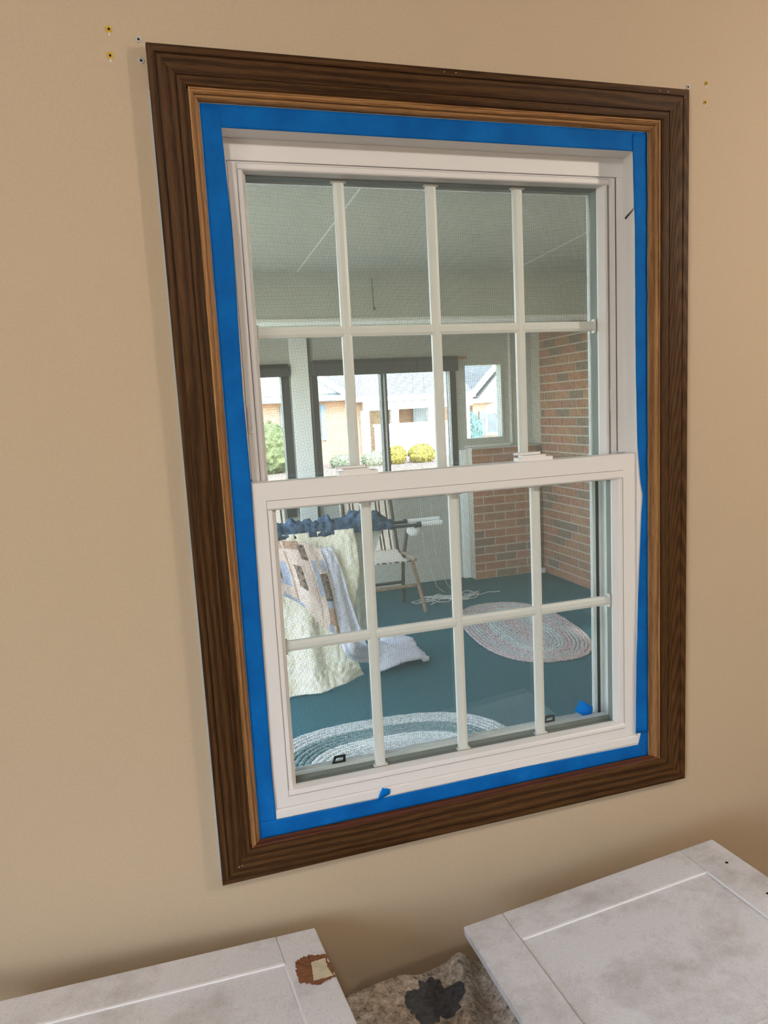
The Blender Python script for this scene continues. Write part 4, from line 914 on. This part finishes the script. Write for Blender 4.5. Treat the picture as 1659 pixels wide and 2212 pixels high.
MB().box(12.9, 21, 28, 34, -.25, 1.7).build('wall', 'house brick', H2)
prism(MB(), [(13.1, 1.72), (20.3, 1.72), (16.7, 5.55)], 28.0, 33).build('gable', 'siding', H2)
for p0, p1 in (((12.35, 1.45), (16.7, 5.8)), ((21.05, 1.45), (16.7, 5.8))): prism(MB(), [p0, (p0[0], p0[1] + .34), (p1[0], p1[1] + .34), p1], 27.6, 27.9).build('rake_board', 'house white', H2)
mb = MB(); mb.quad([(12.3, 27.6, 1.75), (12.3, 36, 1.75), (16.7, 36, 6.15), (16.7, 27.6, 6.15)]); mb.quad([(21.1, 27.6, 1.75), (21.1, 36, 1.75), (16.7, 36, 6.15), (16.7, 27.6, 6.15)]); mb.build('roof', 'shingle', H2)
MB().box(12.8, 20.6, 27.85, 28.05, 1.62, 1.80).build('eave', 'house white', H2)
w = MB().box(13.45, 14.6, 27.92, 28.02, .2, 1.25).build('window', 'house white', H2)
for xa in (13.55, 14.06): MB().box(xa, xa + .45, 27.9, 27.93, .32, 1.15).build('pane', 'window dark', w)
prism(MB(), [(13.45 + .575 + .575 * math.cos(a * math.pi / 10), 1.25 + .36 * math.sin(a * math.pi / 10)) for a in range(11)], 27.92, 28.02).build('window_arch', 'house white', H2)
MB().box(13.18, 13.42, 27.92, 28.0, .2, 1.27).build('shutter', 'shutter blue', H2); MB().box(14.64, 14.88, 27.92, 28.0, .2, 1.27).build('shutter', 'shutter blue', H2)
def bush(x, y, z0, rx, rz, m, label, group=None):
    t = empty('shrub', label, 'shrub', (x, y, z0), group)
    bm = bmesh.new(); bmesh.ops.create_icosphere(bm, subdivisions=4, radius=1)
    for v in bm.verts:
        n = v.co.normalized(); k = 1 + .16 * noise.noise(n * 4 + Vector((x, y, 0))) + .10 * noise.noise(n * 11 + Vector((x, y, 3)))
        v.co = Vector((n.x * rx * k, n.y * rx * k, (n.z * k + .85) * rz * .54))
    bmesh.ops.translate(bm, verts=bm.verts, vec=(x, y, z0)); me = bpy.data.meshes.new('crown'); bm.to_mesh(me); bm.free(); me.materials.append(MATS[m])
    o = bpy.data.objects.new('crown', me); COL.objects.link(o); o.parent = t; o.matrix_parent_inverse = Matrix.Translation((-x, -y, -z0))
    mb = MB()
    for k in range(500):
        n = Vector((random.gauss(0, 1), random.gauss(0, 1), random.gauss(0, 1))).normalized(); p = Vector((x + n.x * rx * 1.06, y + n.y * rx * 1.06, z0 + (n.z * 1.06 + .85) * rz * .54)); s = .05
        if p.z < z0: continue
        e1 = Vector((random.uniform(-1, 1), random.uniform(-1, 1), random.uniform(-1, 1))).normalized(); e2 = n.cross(e1).normalized()
        mb.quad([p - e1 * s, p + e2 * s * .5, p + e1 * s, p - e2 * s * .5])
    q = mb.build('leaves', m, t, merge=False); q['kind'] = 'stuff'
    MB().tube([(x, y, z0 - .02), (x, y, z0 + rz * .4)], .04, 6).build('stem', 'mulch', t)
bush(7.10, 21, -.19, .30, .58, 'leaf yellow', 'small round yellow green shrub behind the dark mullion')
bush(7.95, 21, -.19, .42, .58, 'leaf yellow', 'larger round yellow green shrub in front of the white fence')
bush(6.33, 21, -.19, .38, .44, 'leaf grey', 'low grey green shrub left of the yellow ones')
bush(5.35, 21.2, -.19, .36, .40, 'leaf grey', 'low grey green shrub at the foot of the brick wall')
bush(2.95, 21, -.19, .75, 1.55, 'leaf green', 'tall green shrub seen through the left far window')
bush(12.15, 26.5, -.25, .42, 1.5, 'leaf blue', 'dark blue green shrub seen through the narrow window')
